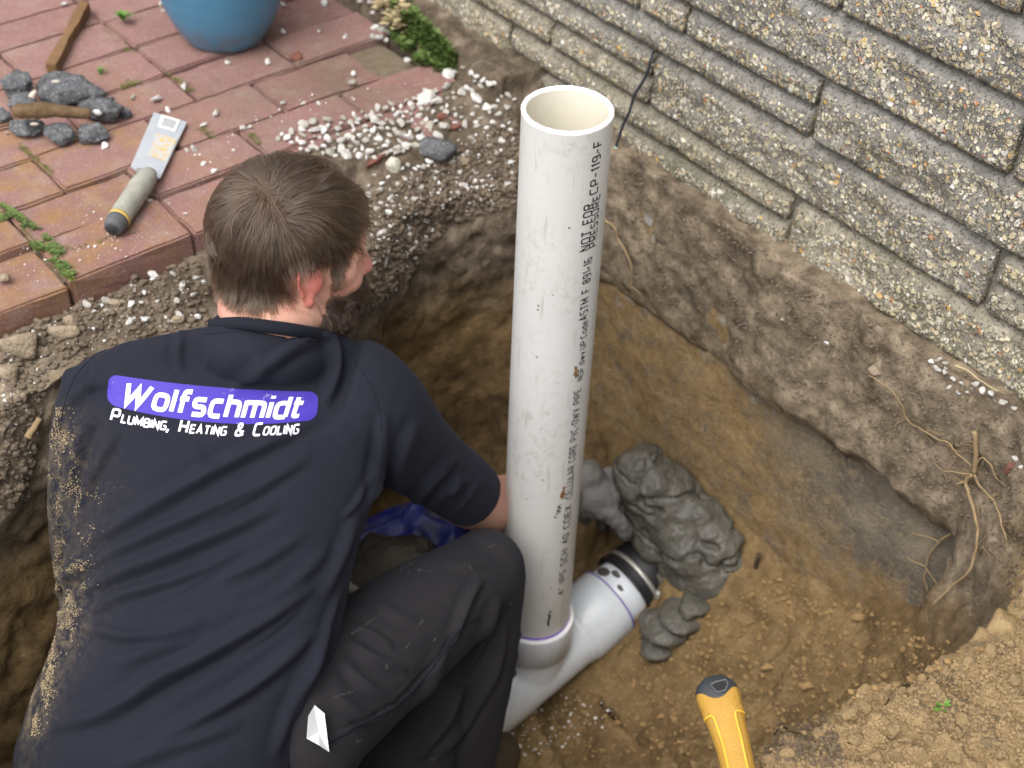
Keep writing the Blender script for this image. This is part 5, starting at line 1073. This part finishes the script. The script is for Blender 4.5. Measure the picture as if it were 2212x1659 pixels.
mesh('lanyard_hole', Vh, [list(range(6))], plain('hole_dark', (.012, .010, .009), .7, .4, 200, .5), ham, False); mesh('hole_rim', *tube(np.r_[Vh, Vh[:1]], .0009, 6), plain('rim_grey', (.085, .09, .10), .45, .2, 60, 0), ham)
hp_ = HB + HD * .31
mesh('neck', *tube([HB + HD * .295, HB + HD * .36], [.013, .012], 20), M['steel'], ham); mesh('hammer_head', *join(tube([hp_ + HD * .05 - hx * .045, hp_ + HD * .05 - hx * .03, hp_ + HD * .05 + hx * .01], [.015, .012, .012], 20), tube([hp_ + HD * .05 + hx * .008, hp_ + HD * .047 + hx * .04, hp_ + HD * .03 + hx * .075], [.011, .010, .003], 14)), M['steel'], ham)

W_ = [onx(1411, 112, 1.437), onx(1406, 128, 1.425), onx(1395, 165, 1.422), onx(1371, 205, 1.420), onx(1360, 240, 1.418), onx(1346, 270, 1.417), onx(1331, 316, 1.416)]
wire = empty('cable', W_[-1]); tag(wire, 'thin black cable running down the stone wall, pale blue at its lower end', 'cable')
W2 = [W_[-1], onx(1326, 335, 1.414), onx(1316, 368, 1.41), onx(1308, 392, 1.405)]
mesh('black_sheath', *tube(spline(W_, 50), .0023, 8), M['wire'], wire); mesh('blue_end', *tube(spline(W2, 20), .0026, 8), M['wire_blue'], wire)

# ================================================================== RUBBLE
def rest(u, v, lift=0.0): P, n = hit(u, v); return P + np.array([0, 0, lift])
def thing(name, VF, mat, label, cat, group=None, smooth=True):
    V, F = VF; c = V.mean(0); o = mesh(name, V - c, F, mat, None, smooth); o.location = Vector(c); tag(o, label, cat, group); return o
def pxm(u, v): P, n = hit(u, v); return FPX / ((P - CAM) @ RC[2])      # picture units per metre there
CH = [(38, 185, 42, 44, 'large grey concrete chunk with a white edge at the left end of the rubble pile', 1), (52, 225, 44, 30, 'grey concrete chunk below the tall one, left of the pale splinters', 2), (150, 205, 62, 34, 'biggest flat grey concrete chunk in the middle of the rubble pile', 3), (222, 238, 44, 40, 'grey concrete chunk with a white plaster patch at the right of the pile', 4), (196, 205, 42, 30, 'grey concrete chunk wedged behind the plaster-patched one', 5), (130, 182, 48, 18, 'grey concrete chunk with a cream flake on top, furthest back in the pile', 6),
      (56, 280, 40, 25, 'grey concrete chunk at the front left of the rubble pile', 7), (130, 290, 36, 32, 'pointed grey concrete chunk at the front of the pile, middle of three', 8), (204, 288, 36, 30, 'round grey concrete chunk at the front right of the pile', 9), (268, 242, 18, 14, 'small grey concrete crumb right beside the rubble pile', 10), (5, 250, 24, 24, 'grey concrete chunk cut by the picture edge beside the pile', 11), (278, 246, 11, 9, 'tiny grey concrete crumb furthest right of the rubble pile', 12)]
for (u, v, w, h, lb, sd) in CH:
    P = rest(u, v + h * .75); k = pxm(u, v); rx, rz = 1.9 * w / k, 1.5 * h / k; V, F = rock(4, sd, .42, 2.1, (1, 1, 1), .40)
    V = V * (1 + .12 * fbm(V, 7, 4, sd, .6))[:, None]; V = V * [1, 1, 1]; V = V[:, :1] * RC[0] * rx * .5 * 1.9 / 2 * 1.05 + V[:, 1:2] * np.array([vdir[0], vdir[1], 0]) * rx * .42 + V[:, 2:] * np.array([0, 0, 1.0]) * rz * .52
    V[:, 2] -= V[:, 2].min(); q = P + np.array([vdir[0], vdir[1], 0]) * rx * .22; thing('concrete_chunk', (V + [q[0], q[1], max(q[2], 0) - .003], F), M['concrete'], lb, 'rubble', 'broken concrete chunks on the pavers')
for (u, v, w, h, lb, sd) in ((72, 205, 16, 26, 'cream splinter standing between the two left concrete chunks', 21), (122, 178, 26, 9, 'cream mortar flake on the furthest back concrete chunk', 22), (210, 243, 24, 14, 'white plaster patch stuck to the right concrete chunk', 23), (75, 268, 20, 9, 'pale stone flake under the brown stick', 24)):
    k = pxm(u, v); d = 1 / k * FPX - .035; c = dep(u, v, d - .02); V, F = rock(2, sd, .4, 1.6, (1, 1, 1), .4); V = V[:, :1] * RC[0] * w / k * .5 + V[:, 1:2] * -RC[1] * h / k * .5 + V[:, 2:] * RC[2] * .008
    if sd == 21: V = V @ np.array(Matrix.Rotation(.5, 3, Vector(RC[2]))).T
    thing('mortar_flake', (V + c, F), M['cut'] if sd == 23 else M['straw'] if sd == 99 else plain('cream_mortar', (.55, .50, .42), .95, .2, 60, .5), lb, 'rubble')
# two old timber pieces
Pa, Pb = onz(184, 14, .012), onz(112, 150, .012); s_ = nrm(np.cross(Pb - Pa, [0, 0, 1.])) * .0085; V = []
for t in np.linspace(0, 1, 18):
    c = Pa + (Pb - Pa) * t; w_ = s_ * (1 + .12 * math.sin(t * 9)); V += [c - w_ + [0, 0, -.010], c + w_ + [0, 0, -.010], c + w_ * .95 + [0, 0, .010], c - w_ * .95 + [0, 0, .010]]
V = np.array(V); V += .0018 * np.stack([fbm(V, 40, 2, i) for i in range(3)], -1); F = grid_faces(18, 4, True).tolist() + [[3, 2, 1, 0], [68, 69, 70, 71]]
thing('wooden_stake', (V, F), M['wood'], 'flat brown wooden stake lying on the pavers behind the rubble', 'wood', None, False)
k = pxm(110, 245); c0, c1 = dep(28, 240, FPX / k - .10), dep(195, 246, FPX / k - .06); P_ = spline([c0, c0 * .6 + c1 * .4 + [0, 0, .004], c1], 30); V, F = tube(P_, np.interp(np.linspace(0, 1, 30), [0, .1, .5, 1], [.008, .012, .0125, .008]), 14); V += .0025 * np.stack([fbm(V, 50, 3, i) for i in range(3)], -1)
thing('rotten_stick', (V, F), plain('rotten_wood', (.13, .085, .045), .95, .55, 40, .8, .004), 'brown rotten stick lying across the grey concrete chunks', 'wood')
# soil and brick lumps that can be told apart
CL = [(945, 322, 44, 40, 'concrete', 'large grey concrete lump sitting on the white stones by the hole', 31), (852, 356, 20, 26, 'cream', 'oblong cream flat stone among the white chips', 32), (640, 122, 17, 15, 'brickbit', 'dark red brick lump on the pavers beside the blue pot', 33), (800, 352, 38, 13, 'brickbit', 'long red brick shard lying left of the cream flat stone', 34), (978, 276, 26, 11, 'brickbit', 'red brick shard just behind the grey concrete lump', 35), (955, 252, 13, 17, 'brickbit', 'dark brown brick shard standing in the white chips', 36),
      (45, 742, 56, 48, 'clod', 'largest tan dry clod at the left edge by the man', 41), (132, 714, 44, 24, 'clod', 'flat tan clod just left of the man\'s shoulder', 42), (112, 680, 30, 23, 'clod', 'tan clod right under the corner of the paver edge', 43), (18, 802, 30, 32, 'clod', 'tan clod lowest at the left edge', 44), (152, 690, 15, 17, 'clod', 'small tan clod between the white chip and the tan lumps', 45), (90, 758, 22, 15, 'clod', 'small tan clod below the big one', 46), (10, 600, 14, 16, 'clod', 'round brown clod sitting on the front paver', 47), (255, 652, 20, 12, 'clod', 'brown clod in the soil under the paver edge', 48), (380, 690, 18, 12, 'clod', 'brown pebble-like clod behind the man\'s left shoulder', 49), (35, 872, 14, 8, 'clod', 'flat pinkish stone in the side of the hole', 50),
      (1000, 345, 16, 14, 'clod', 'brown clod right of the grey concrete lump', 51), (1890, 800, 16, 14, 'clod', 'round brown stone pressed into the soil below the wall', 52), (2180, 1010, 14, 20, 'brickbit', 'pinkish stone in the soil at the right edge', 53), (1745, 1480, 20, 13, 'crumb_sand', 'sand clod on the slope right of the hammer', 54), (1660, 1440, 16, 12, 'crumb_sand', 'sand clod on the hole floor beyond the hammer', 55), (1855, 1330, 18, 14, 'crumb_sand', 'sand clod at the foot of the foundation', 56), (1300, 606, 16, 10, 'brickbit', 'red brick scrap in the soil just right of the white pipe', 57)]
for (u, v, w, h, mt, lb, sd) in CL:
    P, n = hit(u, v + h * .25); k = FPX / ((P - CAM) @ RC[2]); V, F = rock(3, sd, .32, 1.5, (1, 1, 1), .45); V = V * (1 + .07 * fbm(V, 5, 3, sd))[:, None]
    V = V[:, :1] * RC[0] * w / k + V[:, 1:2] * nrm(RC[2] * [1, 1, 0]) * min(w, h) / k * .8 + V[:, 2:] * np.array([0, 0, 1.]) * h / k * .8
    if sd in (34, 35): V = V @ np.array(Matrix.Rotation(.45 if sd == 34 else .3, 3, Vector(-RC[2]))).T
    if sd == 32: V = V @ np.array(Matrix.Rotation(-.25, 3, Vector(-RC[2]))).T
    thing({'concrete': 'concrete_chunk', 'cream': 'flat_stone', 'brickbit': 'brick_shard', 'clod': 'soil_clod', 'crumb_sand': 'soil_clod'}[mt], (V + P + np.array([0, 0, h / k * .22]), F), M[mt], lb, {'concrete': 'rubble', 'cream': 'stone', 'brickbit': 'brick', 'clod': 'clod', 'crumb_sand': 'clod'}[mt])
CLODM = []
for k in range(6):
    V, F = rock(3, 500 + k, .40, 1.7, (1, random.uniform(.7, .95), random.uniform(.55, .75)), .3); V = V * (1 + .16 * fbm(V, 4.5, 4, k, .6))[:, None]; me = mk('sand_clod', V, F, False); me.materials.append(M['bankclod']); CLODM.append(me)
for k, (u, v, r) in enumerate(((1700, 1632, .013), (1735, 1612, .010), (1770, 1590, .012), (1800, 1562, .011), (1835, 1545, .013), (1868, 1528, .010), (1905, 1512, .012), (1948, 1495, .009), (1990, 1472, .010), (2040, 1452, .008), (2090, 1430, .010), (2140, 1408, .011), (2180, 1392, .009), (1850, 1600, .012), (1930, 1580, .014), (2010, 1600, .010), (2080, 1560, .012), (2150, 1540, .009), (1890, 1640, .013), (2060, 1636, .014), (2160, 1630, .010), (2190, 1470, .010), (1660, 1645, .012), (1500, 1650, .011), (1455, 1655, .010), (1545, 1652, .009))):
    W, nn = hit(u, v); o = bpy.data.objects.new('sand_clod', CLODM[k % 6]); COL.objects.link(o); o.location = Vector(W + [0, 0, r * .15]); r *= .8; o.scale = (r, r, r); o.rotation_euler = (random.uniform(-.4, .4), random.uniform(-.4, .4), random.uniform(0, 6.3)); tag(o, 'sandy clod on the near bank of the hole', 'clod', 'sand clods on the near bank')
# white marble chips: one object each
CHIP = []
for k in range(14):
    V, F = rock(2, 60 + k, .50, 1.7, (1.1, random.uniform(.55, .95), random.uniform(.5, .8)), .45); me = mk('marble_chip', V, F, False); me.materials.append(M['marble']); CHIP.append(me)
def inpoly(p, poly):
    x, y = p; c = False; n = len(poly)
    for i in range(n):
        (x0, y0), (x1, y1) = poly[i], poly[(i + 1) % n]
        if (y0 > y) != (y1 > y) and x < (x1 - x0) * (y - y0) / (y1 - y0) + x0: c = not c
    return c
def chip(P, r, label, group, lift=.35):
    o = bpy.data.objects.new('marble_chip', CHIP[random.randrange(14)]); COL.objects.link(o); o.location = Vector(P + np.array([0, 0, r * lift])); o.scale = (r, r, r); o.rotation_euler = (random.uniform(-.6, .6), random.uniform(-.6, .6), random.uniform(0, 6.28)); tag(o, label, 'stone chip', group)
taken = []
def scatter(poly, n, lo, hi, label, group, gap=.75, lift=.35):
    poly = [np.array(p, float) for p in poly]; P = np.array(poly); k = 0; tr = 0
    while k < n and tr < n * 40:
        tr += 1; q = (random.uniform(P[:, 0].min(), P[:, 0].max()), random.uniform(P[:, 1].min(), P[:, 1].max()))
        if not inpoly(q, poly): continue
        W, nn = hit(*q); r = random.uniform(lo, hi) * random.choice([.8, 1, 1, 1.15])
        if any((W[0] - t[0]) ** 2 + (W[1] - t[1]) ** 2 < ((r + t[2]) * gap) ** 2 for t in taken): continue
        taken.append((W[0], W[1], r)); chip(W, r * random.uniform(.7, 1.0), label, group, lift); k += 1
for (u, v, r, lb) in ((398, 190, 9, 'white chip on the paver seam straight above the trowel tip'), (338, 218, 13, 'largest loose white chip on the pavers, just behind the trowel tip'), (363, 240, 8, 'white chip almost touching the top end of the trowel blade'), (492, 138, 8, 'white chip on the pavers right below the middle of the blue pot'), (578, 137, 9, 'white chip on the pavers right below the right side of the blue pot'), (440, 272, 8, 'white chip right of the trowel tip, level with the yellow label'), (420, 326, 11, 'bigger white chip of the touching pair right of the trowel blade'), (405, 328, 7, 'smaller white chip of the touching pair right of the trowel blade'),
        (440, 357, 8, 'greyish white chip on the pavers below the touching pair'), (463, 373, 9, 'white chip on the pavers nearest to the back of the man\'s head'), (324, 436, 8, 'flat white chip on the paver right of the trowel handle'), (227, 318, 9, 'white chip in front of the round concrete chunk'), (287, 212, 7, 'small white chip between the rubble pile and the trowel tip'), (466, 248, 10, 'white chip on the paver seam between the trowel tip and the man\'s head'), (525, 280, 9, 'yellowish chip lying by the moss tuft above the man\'s head'), (540, 276, 7, 'small chip right beside the yellowish one by the moss tuft'), (760, 182, 10, 'larger of two white chips alone on the clean paver behind the heap'), (763, 162, 7, 'smaller of two white chips alone on the clean paver behind the heap'),
        (612, 12, 8, 'white chip on the pavers beside the upper right of the blue pot'), (702, 10, 9, 'white chip on the back pavers halfway from pot to weeds'), (745, 82, 7, 'white chip on the back paver left of the weeds'), (690, 70, 8, 'white chip on the back paver seam right of the blue pot'), (612, 70, 7, 'white chip close to the right side of the blue pot'), (140, 12, 8, 'white chip on the pavers left of the wooden stake'), (350, 12, 10, 'larger white chip close to the left side of the blue pot'), (352, 26, 6, 'small white chip just below the larger one left of the blue pot'),
        (612, 225, 7, 'small white chip alone on the stained paver above the man\'s head'), (742, 258, 9, 'white chip lying just off the back edge of the chip heap'), (688, 225, 6, 'small chip on the dirty paver behind the heap, right of its twin'), (655, 225, 5, 'tiny chip on the dirty paver behind the heap, left of its twin'), (15, 290, 5, 'tiny white chip by the left edge below the rubble pile')):
    W, nn = hit(u, v); r_ = r / pxm(u, v) * 1.05; taken.append((W[0], W[1], r_)); chip(W, r_, lb, 'white chips on the pavers', .45)
for (u, v, r) in ((810, 64, 12), (825, 68, 10), (838, 72, 9), (806, 82, 9), (820, 84, 11), (842, 56, 10), (836, 90, 9), (800, 8, 10), (815, 14, 12), (780, 6, 10), (828, 24, 10), (808, 30, 8), (880, 134, 10), (968, 162, 16), (985, 156, 8), (1003, 150, 10), (1020, 160, 9), (1030, 168, 10), (1046, 176, 11), (1058, 184, 12), (1040, 188, 9), (1070, 182, 10), (1026, 178, 8)):
    W, nn = hit(u, v); r_ = r / pxm(u, v); taken.append((W[0], W[1], r_)); chip(W, r_, 'white marble chip in the strip between the pavers and the stone wall', 'white chips along the stone wall', .4)
scatter([(590, 296), (640, 272), (700, 262), (760, 246), (830, 232), (900, 202), (985, 184), (1060, 190), (1112, 215), (1108, 290), (1020, 275), (950, 300), (900, 320), (850, 350), (800, 350), (760, 345), (700, 336), (640, 322)], 178, .0055, .0135, 'white marble chip in the dense heap along the paver edge', 'white chips heaped along the paver edge', .72, .40)
scatter([(790, 380), (830, 340), (900, 320), (1000, 300), (1110, 270), (1115, 400), (960, 470), (880, 560), (810, 620), (790, 540)], 78, .005, .0105, 'white marble chip scattered in the soil between the heap and the hole', 'white chips in the soil beside the hole', .9, .2)
scatter([(160, 650), (440, 560), (445, 690), (250, 705)], 24, .005, .010, 'white marble chip in the soil below the paver edge', 'white chips in the soil under the paver edge', .9, .25)
scatter([(0, 700), (60, 690), (100, 860), (0, 870)], 7, .004, .007, 'small white chip in the soil at the left side of the hole', 'white chips at the left side of the hole', .9, .2)
for (u, v, r) in ((2012, 782, 9), (2028, 778, 8), (2042, 786, 9), (2024, 797, 11), (2040, 803, 9), (2060, 820, 9), (2078, 830, 8), (2106, 832, 11), (2121, 846, 12), (2140, 850, 9), (2166, 872, 12), (2190, 884, 10), (2090, 848, 8), (2070, 850, 8), (2050, 838, 7), (2194, 994, 9), (2206, 1010, 8), (1786, 742, 7), (1690, 690, 7)):
    W, nn = hit(u, v); r_ = r / pxm(u, v); taken.append((W[0], W[1], r_)); chip(W, r_, 'white marble chip in the soil right below the stone wall at the right', 'white chips below the stone wall', .3)

# ================================================================== ROOTS
def root_path(px, x=None, off=.004, n=40, seed=0):
    pts = []
    for u, v in px:
        if x is not None: P = onx(u, v, x if np.isscalar(x) else x)
        else: P, nn = hit(u, v); P = P + np.array(nn) * off - ray(u, v) * .003
        pts.append(P)
    P = spline(pts, n); w = fbm(P + seed, 60, 3, seed); return P + np.stack([w, fbm(P + seed, 60, 3, seed + 1), fbm(P + seed, 60, 3, seed + 2)], -1) * .0022
def root_thing(name, label, paths, mat, cat='root'):
    o = mesh(name, *join(*[tube(P, np.linspace(a, b, len(P)), 7) for P, a, b in paths]), mat); tag(o, label, cat); return o
root_thing('forked_root', 'tan forked root hanging in the soil at the right edge of the hole', [(root_path([(2110, 928), (2113, 985), (2104, 1015)], None, .006, 20, 1), .0038, .0030), (root_path([(2104, 1012), (2098, 1035), (2112, 1080), (2125, 1130), (2128, 1160), (2122, 1205), (2108, 1235), (2070, 1268), (2028, 1308)], None, .012, 60, 2), .0026, .0016), (root_path([(2112, 1020), (2125, 1045), (2160, 1090), (2182, 1150), (2188, 1180)], None, .008, 40, 3), .0022, .0011), (root_path([(2102, 1005), (2075, 980), (2055, 955), (2030, 945), (1998, 925), (1965, 905), (1950, 870), (1920, 835), (1880, 808)], None, .004, 60, 4), .0014, .0008), (root_path([(2098, 1020), (2070, 1018), (2040, 1015)], None, .005, 20, 5), .0014, .0007), (root_path([(2108, 1008), (2125, 985), (2145, 1000), (2160, 1030), (2180, 1048)], None, .005, 30, 6), .0015, .0007), (root_path([(2095, 1025), (2085, 1035), (2070, 1042)], None, .008, 14, 7), .0028, .0010)], M['root'])
root_thing('thin_root', 'thin branching tan root across the grey foundation face', [(root_path([(2080, 1128), (2058, 1150), (2030, 1170), (2010, 1195), (2000, 1225), (1996, 1250), (2005, 1285), (1993, 1318)], 1.400, 0, 50, 11), .0020, .0010), (root_path([(2028, 1170), (2005, 1160), (1970, 1152)], 1.400, 0, 20, 12), .0013, .0008), (root_path([(1998, 1225), (1980, 1215), (1960, 1205)], 1.402, 0, 20, 13), .0012, .0007), (root_path([(2000, 1228), (2020, 1255), (2036, 1275)], 1.400, 0, 20, 14), .0012, .0009)], M['root'])
root_thing('hanging_root', 'pale thin root curving down the soil face just right of the white pipe', [(root_path([(1308, 470), (1330, 485), (1345, 515), (1362, 545), (1370, 580), (1372, 620)], None, .008, 40, 21), .0022, .0013), (root_path([(1375, 618), (1398, 640), (1410, 690)], None, .006, 24, 22), .0010, .0006)], M['root'])
root_thing('dark_stick', 'thin black stick stuck upright in the sand at the foot of the foundation', [(root_path([(1638, 1198), (1628, 1250), (1612, 1318), (1603, 1348)], 1.385, 0, 30, 31), .0042, .0030)], M['root_dark'], 'stick')
root_thing('broken_root', 'stubby pale root end sticking out of the hole side left of the man', [(root_path([(75, 895), (60, 925), (46, 950)], None, .012, 16, 41), .0040, .0060)], M['root'])
root_thing('twig', 'forked pale twig lying on the sand beyond the bank', [(root_path([(1742, 1602), (1720, 1588), (1702, 1578), (1690, 1568)], None, .010, 20, 51), .0025, .0015), (root_path([(1710, 1582), (1695, 1590), (1672, 1588)], None, .010, 16, 52), .0016, .0010)], M['root'])
root_thing('straw_stalk', 'dry straw stalk in the white chips below the stone wall', [(root_path([(2056, 800), (2090, 815), (2130, 842), (2150, 856)], None, .008, 20, 61), .0011, .0008)], M['straw'], 'straw')

hr_ = []
for (u0_, v0_) in ((2110, 960), (2118, 1100), (2090, 1010), (2150, 1080), (2060, 960), (2000, 930), (2125, 1180), (2170, 1130), (2040, 1015), (1960, 900), (2080, 1040)):
    for k in range(4):
        a_ = random.uniform(0, 6.28); L_s = random.uniform(18, 48); P = [(u0_ + math.cos(a_) * L_s * t + random.gauss(0, 3), v0_ + math.sin(a_) * L_s * t + random.gauss(0, 3)) for t in (0, .35, .7, 1)]; hr_.append((root_path(P, None, .003, 14, k + int(u0_)), .0007, .0003))
tag(mesh('fine_roots', *join(*[tube(P, np.linspace(a, b, len(P)), 5) for P, a, b in hr_]), M['root']), 'fine hair roots in the soil around the forked root', 'roots', None, 'stuff')
# ================================================================== GREENERY
def leaves(pts, size, up=.5, n=(2, 4), seed=0):
    rg = random.Random(seed); V, F = [], []
    for P, nn in pts:
        for _ in range(rg.randint(*n)):
            a = rg.uniform(0, 6.28); d = np.array([math.cos(a), math.sin(a), rg.uniform(.1, 1.2) * up]); d = nrm(d); s = np.cross(d, [0, 0, 1.]); s = nrm(s); L = size * rg.uniform(.6, 1.4); b = len(V); c = P + np.array([0, 0, rg.uniform(0, 1) * size * up * 1.5]); z = np.cross(s, d)
            V += [c, c + d * L * .5 + s * L * .28 + z * L * .06, c + d * L, c + d * L * .5 - s * L * .28 + z * L * .06]; F.append([b, b + 1, b + 2, b + 3])
    return V, F
def field(poly, n, f=None):
    out = []; P = np.array(poly, float); tr = 0
    while len(out) < n and tr < n * 30:
        tr += 1; q = (random.uniform(P[:, 0].min(), P[:, 0].max()), random.uniform(P[:, 1].min(), P[:, 1].max()))
        if inpoly(q, poly):
            W, nn = hit(*q)
            if f is None or fbm(W[None], f, 2, 3)[0] > -.12: out.append((W, nn))
    return out
weeds = mesh('grass', *leaves(field([(838, 22), (878, 8), (905, 45), (950, 92), (985, 128), (1002, 150), (960, 160), (900, 140), (880, 118), (850, 90)], 2600, 28), .0095, 1.0, (2, 4), 1), M['leaf'], None, False); tag(weeds, 'clump of low green weeds between the pavers and the stone wall', 'weeds', None, 'stuff')
strw = mesh('dry_grass', *leaves(field([(820, 10), (850, 5), (880, 60), (865, 80)], 120), .022, .5, (1, 3), 2), M['straw'], None, False); tag(strw, 'dry straw-coloured grass at the left edge of the weeds', 'grass', None, 'stuff')
jm = field([(0, 440), (30, 455), (95, 500), (150, 560), (165, 600), (140, 600), (95, 560), (40, 500), (0, 480)], 520, 40); mesh_ = mesh('moss', *leaves(jm, .0048, .5, (2, 4), 3), M['leaf'], None, False); tag(mesh_, 'green moss and tiny weeds growing in the front paver joint', 'moss', None, 'stuff')
jm = []
for (a, b, n) in (((140, 588), (162, 612), 60), ((228, 64), (285, 118), 90), ((418, 196), (360, 162), 40), ((258, 190), (302, 178), 60), ((76, 540), (46, 490), 40), ((430, 590 * 0 + 280), (465, 300), 30), ((540, 290), (556, 312), 40), ((40, 310), (110, 375), 70), ((120, 545), (300, 500), 20)):
    for k in range(n): t = random.random(); W, nn = hit(a[0] + (b[0] - a[0]) * t + random.gauss(0, 4), a[1] + (b[1] - a[1]) * t + random.gauss(0, 3)); jm.append((W, nn))
mesh_ = mesh('moss', *leaves(jm, .0042, .4, (1, 3), 4), M['moss'], None, False); tag(mesh_, 'yellow green moss tufts along the paver joints', 'moss', None, 'stuff')
for (u, v, n, sz, lb) in ((272, 52, 16, .018, 'small pale green seedling in the gap between pavers behind the trowel'), (222, 160, 12, .011, 'yellowish seedling between the pavers right of the rubble'), (2034, 1532, 8, .008, 'tiny bright green sprout on the sandy bank')):
    W, nn = hit(u, v); V, F = leaves([(W, nn)], sz, .8, (n, n), u); o = mesh('seedling', np.array(V), F, M['sprout'], None, False); tag(o, lb, 'seedling')

# ================================================================== LOOSE CRUMBS (nobody could count them)
def crumbs(name, poly, n, lo, hi, mat, label, seed, lift=.3, shape=1):
    V0, F0 = ico(1); F0 = np.array(F0); VV, FF = [], []; P = np.array(poly, float); k = 0; tr = 0; rg = np.random.default_rng(seed)
    VAR = [V0 * (1 + .55 * fbm(V0 + 3.1 * j, 1.9, 2, seed + j))[:, None] for j in range(12)]
    while k < n and tr < n * 6:
        tr += 1; q = (rg.uniform(P[:, 0].min(), P[:, 0].max()), rg.uniform(P[:, 1].min(), P[:, 1].max()))
        if not inpoly(q, poly): continue
        W, nn = hit(*q); r = lo + (hi - lo) * rg.random() ** 5; a = rg.uniform(0, 6.28); c, s = math.cos(a), math.sin(a); V = VAR[rg.integers(12)] * (r * np.array([1, rg.uniform(.6, 1), rg.uniform(.5, .9)]))
        V = np.stack([V[:, 0] * c - V[:, 1] * s, V[:, 0] * s + V[:, 1] * c, V[:, 2]], -1); VV.append(V + W + np.array(nn) * r * lift); FF.append(F0 + 42 * k * 1); k += 1
    V = np.concatenate(VV); n_ = len(V0); F = np.concatenate([F0 + n_ * i for i in range(k)]); o = mesh(name, V, F.tolist(), mat, None, False); tag(o, label, 'soil crumbs', None, 'stuff'); return o
crumbs('soil_crumbs', [(1450, 1659), (1640, 1610), (1860, 1500), (2212, 1360), (2212, 1659)], 12000, .0005, .0030, M['crumb_dry'], 'dry sand crumbs covering the near bank of the hole', 1)
crumbs('dark_crumbs', [(1640, 1640), (1680, 1560), (1790, 1540), (1830, 1659)], 1500, .0006, .0045, plain('dark_bank_crumb', (.12, .088, .055), .95, .6, 40, .8, .003), 'dark soil crumbs beside the hammer handle', 2)
crumbs('soil_crumbs', [(0, 690), (160, 620), (440, 560), (450, 720), (110, 800), (60, 1080), (0, 1100)], 3200, .0008, .007, M['crumb_soil'], 'brown soil crumbs between the paver edge and the man', 3)
crumbs('soil_crumbs', [(800, 420), (1000, 320), (1115, 230), (1115, 440), (960, 490), (880, 600), (800, 690)], 5200, .0009, .0065, M['crumb_soil'], 'brown soil crumbs along the far rim of the hole', 4)
crumbs('soil_crumbs', [(1340, 340), (1690, 560), (2212, 890), (2212, 1340), (2080, 1150), (1900, 1000), (1600, 770), (1380, 620)], 6000, .0006, .0036, M['crumb_soil'], 'brown soil crumbs on the band below the stone wall', 5)
crumbs('sand_crumbs', [(1200, 1450), (1500, 1330), (1700, 1230), (2000, 1380), (2150, 1400), (1850, 1520), (1650, 1600), (1450, 1640), (1100, 1640)], 3000, .0008, .006, M['crumb_sand'], 'damp sand crumbs on the floor of the hole', 6)
crumbs('white_grit', [(1090, 1560), (1230, 1490), (1330, 1530), (1300, 1580), (1120, 1650)], 90, .0015, .0042, M['grit'], 'white plastic shavings on the sand under the fitting', 7)
crumbs('white_grit', [(790, 450), (900, 360), (1000, 300), (1115, 250), (1115, 430), (950, 470), (850, 640)], 420, .0015, .0045, M['grit'], 'tiny white marble grit in the soil beside the hole', 8)
crumbs('white_grit', [(0, 690), (150, 640), (440, 570), (440, 690), (110, 780), (70, 1000), (0, 1000)], 220, .0012, .0038, M['grit'], 'tiny white grit in the soil left of the man', 9)
crumbs('white_grit', [(0, 560), (150, 480), (480, 300), (620, 200), (880, 180), (560, 300), (420, 480), (130, 640)], 150, .001, .0030, M['grit'], 'tiny white grit strewn over the pavers', 10)
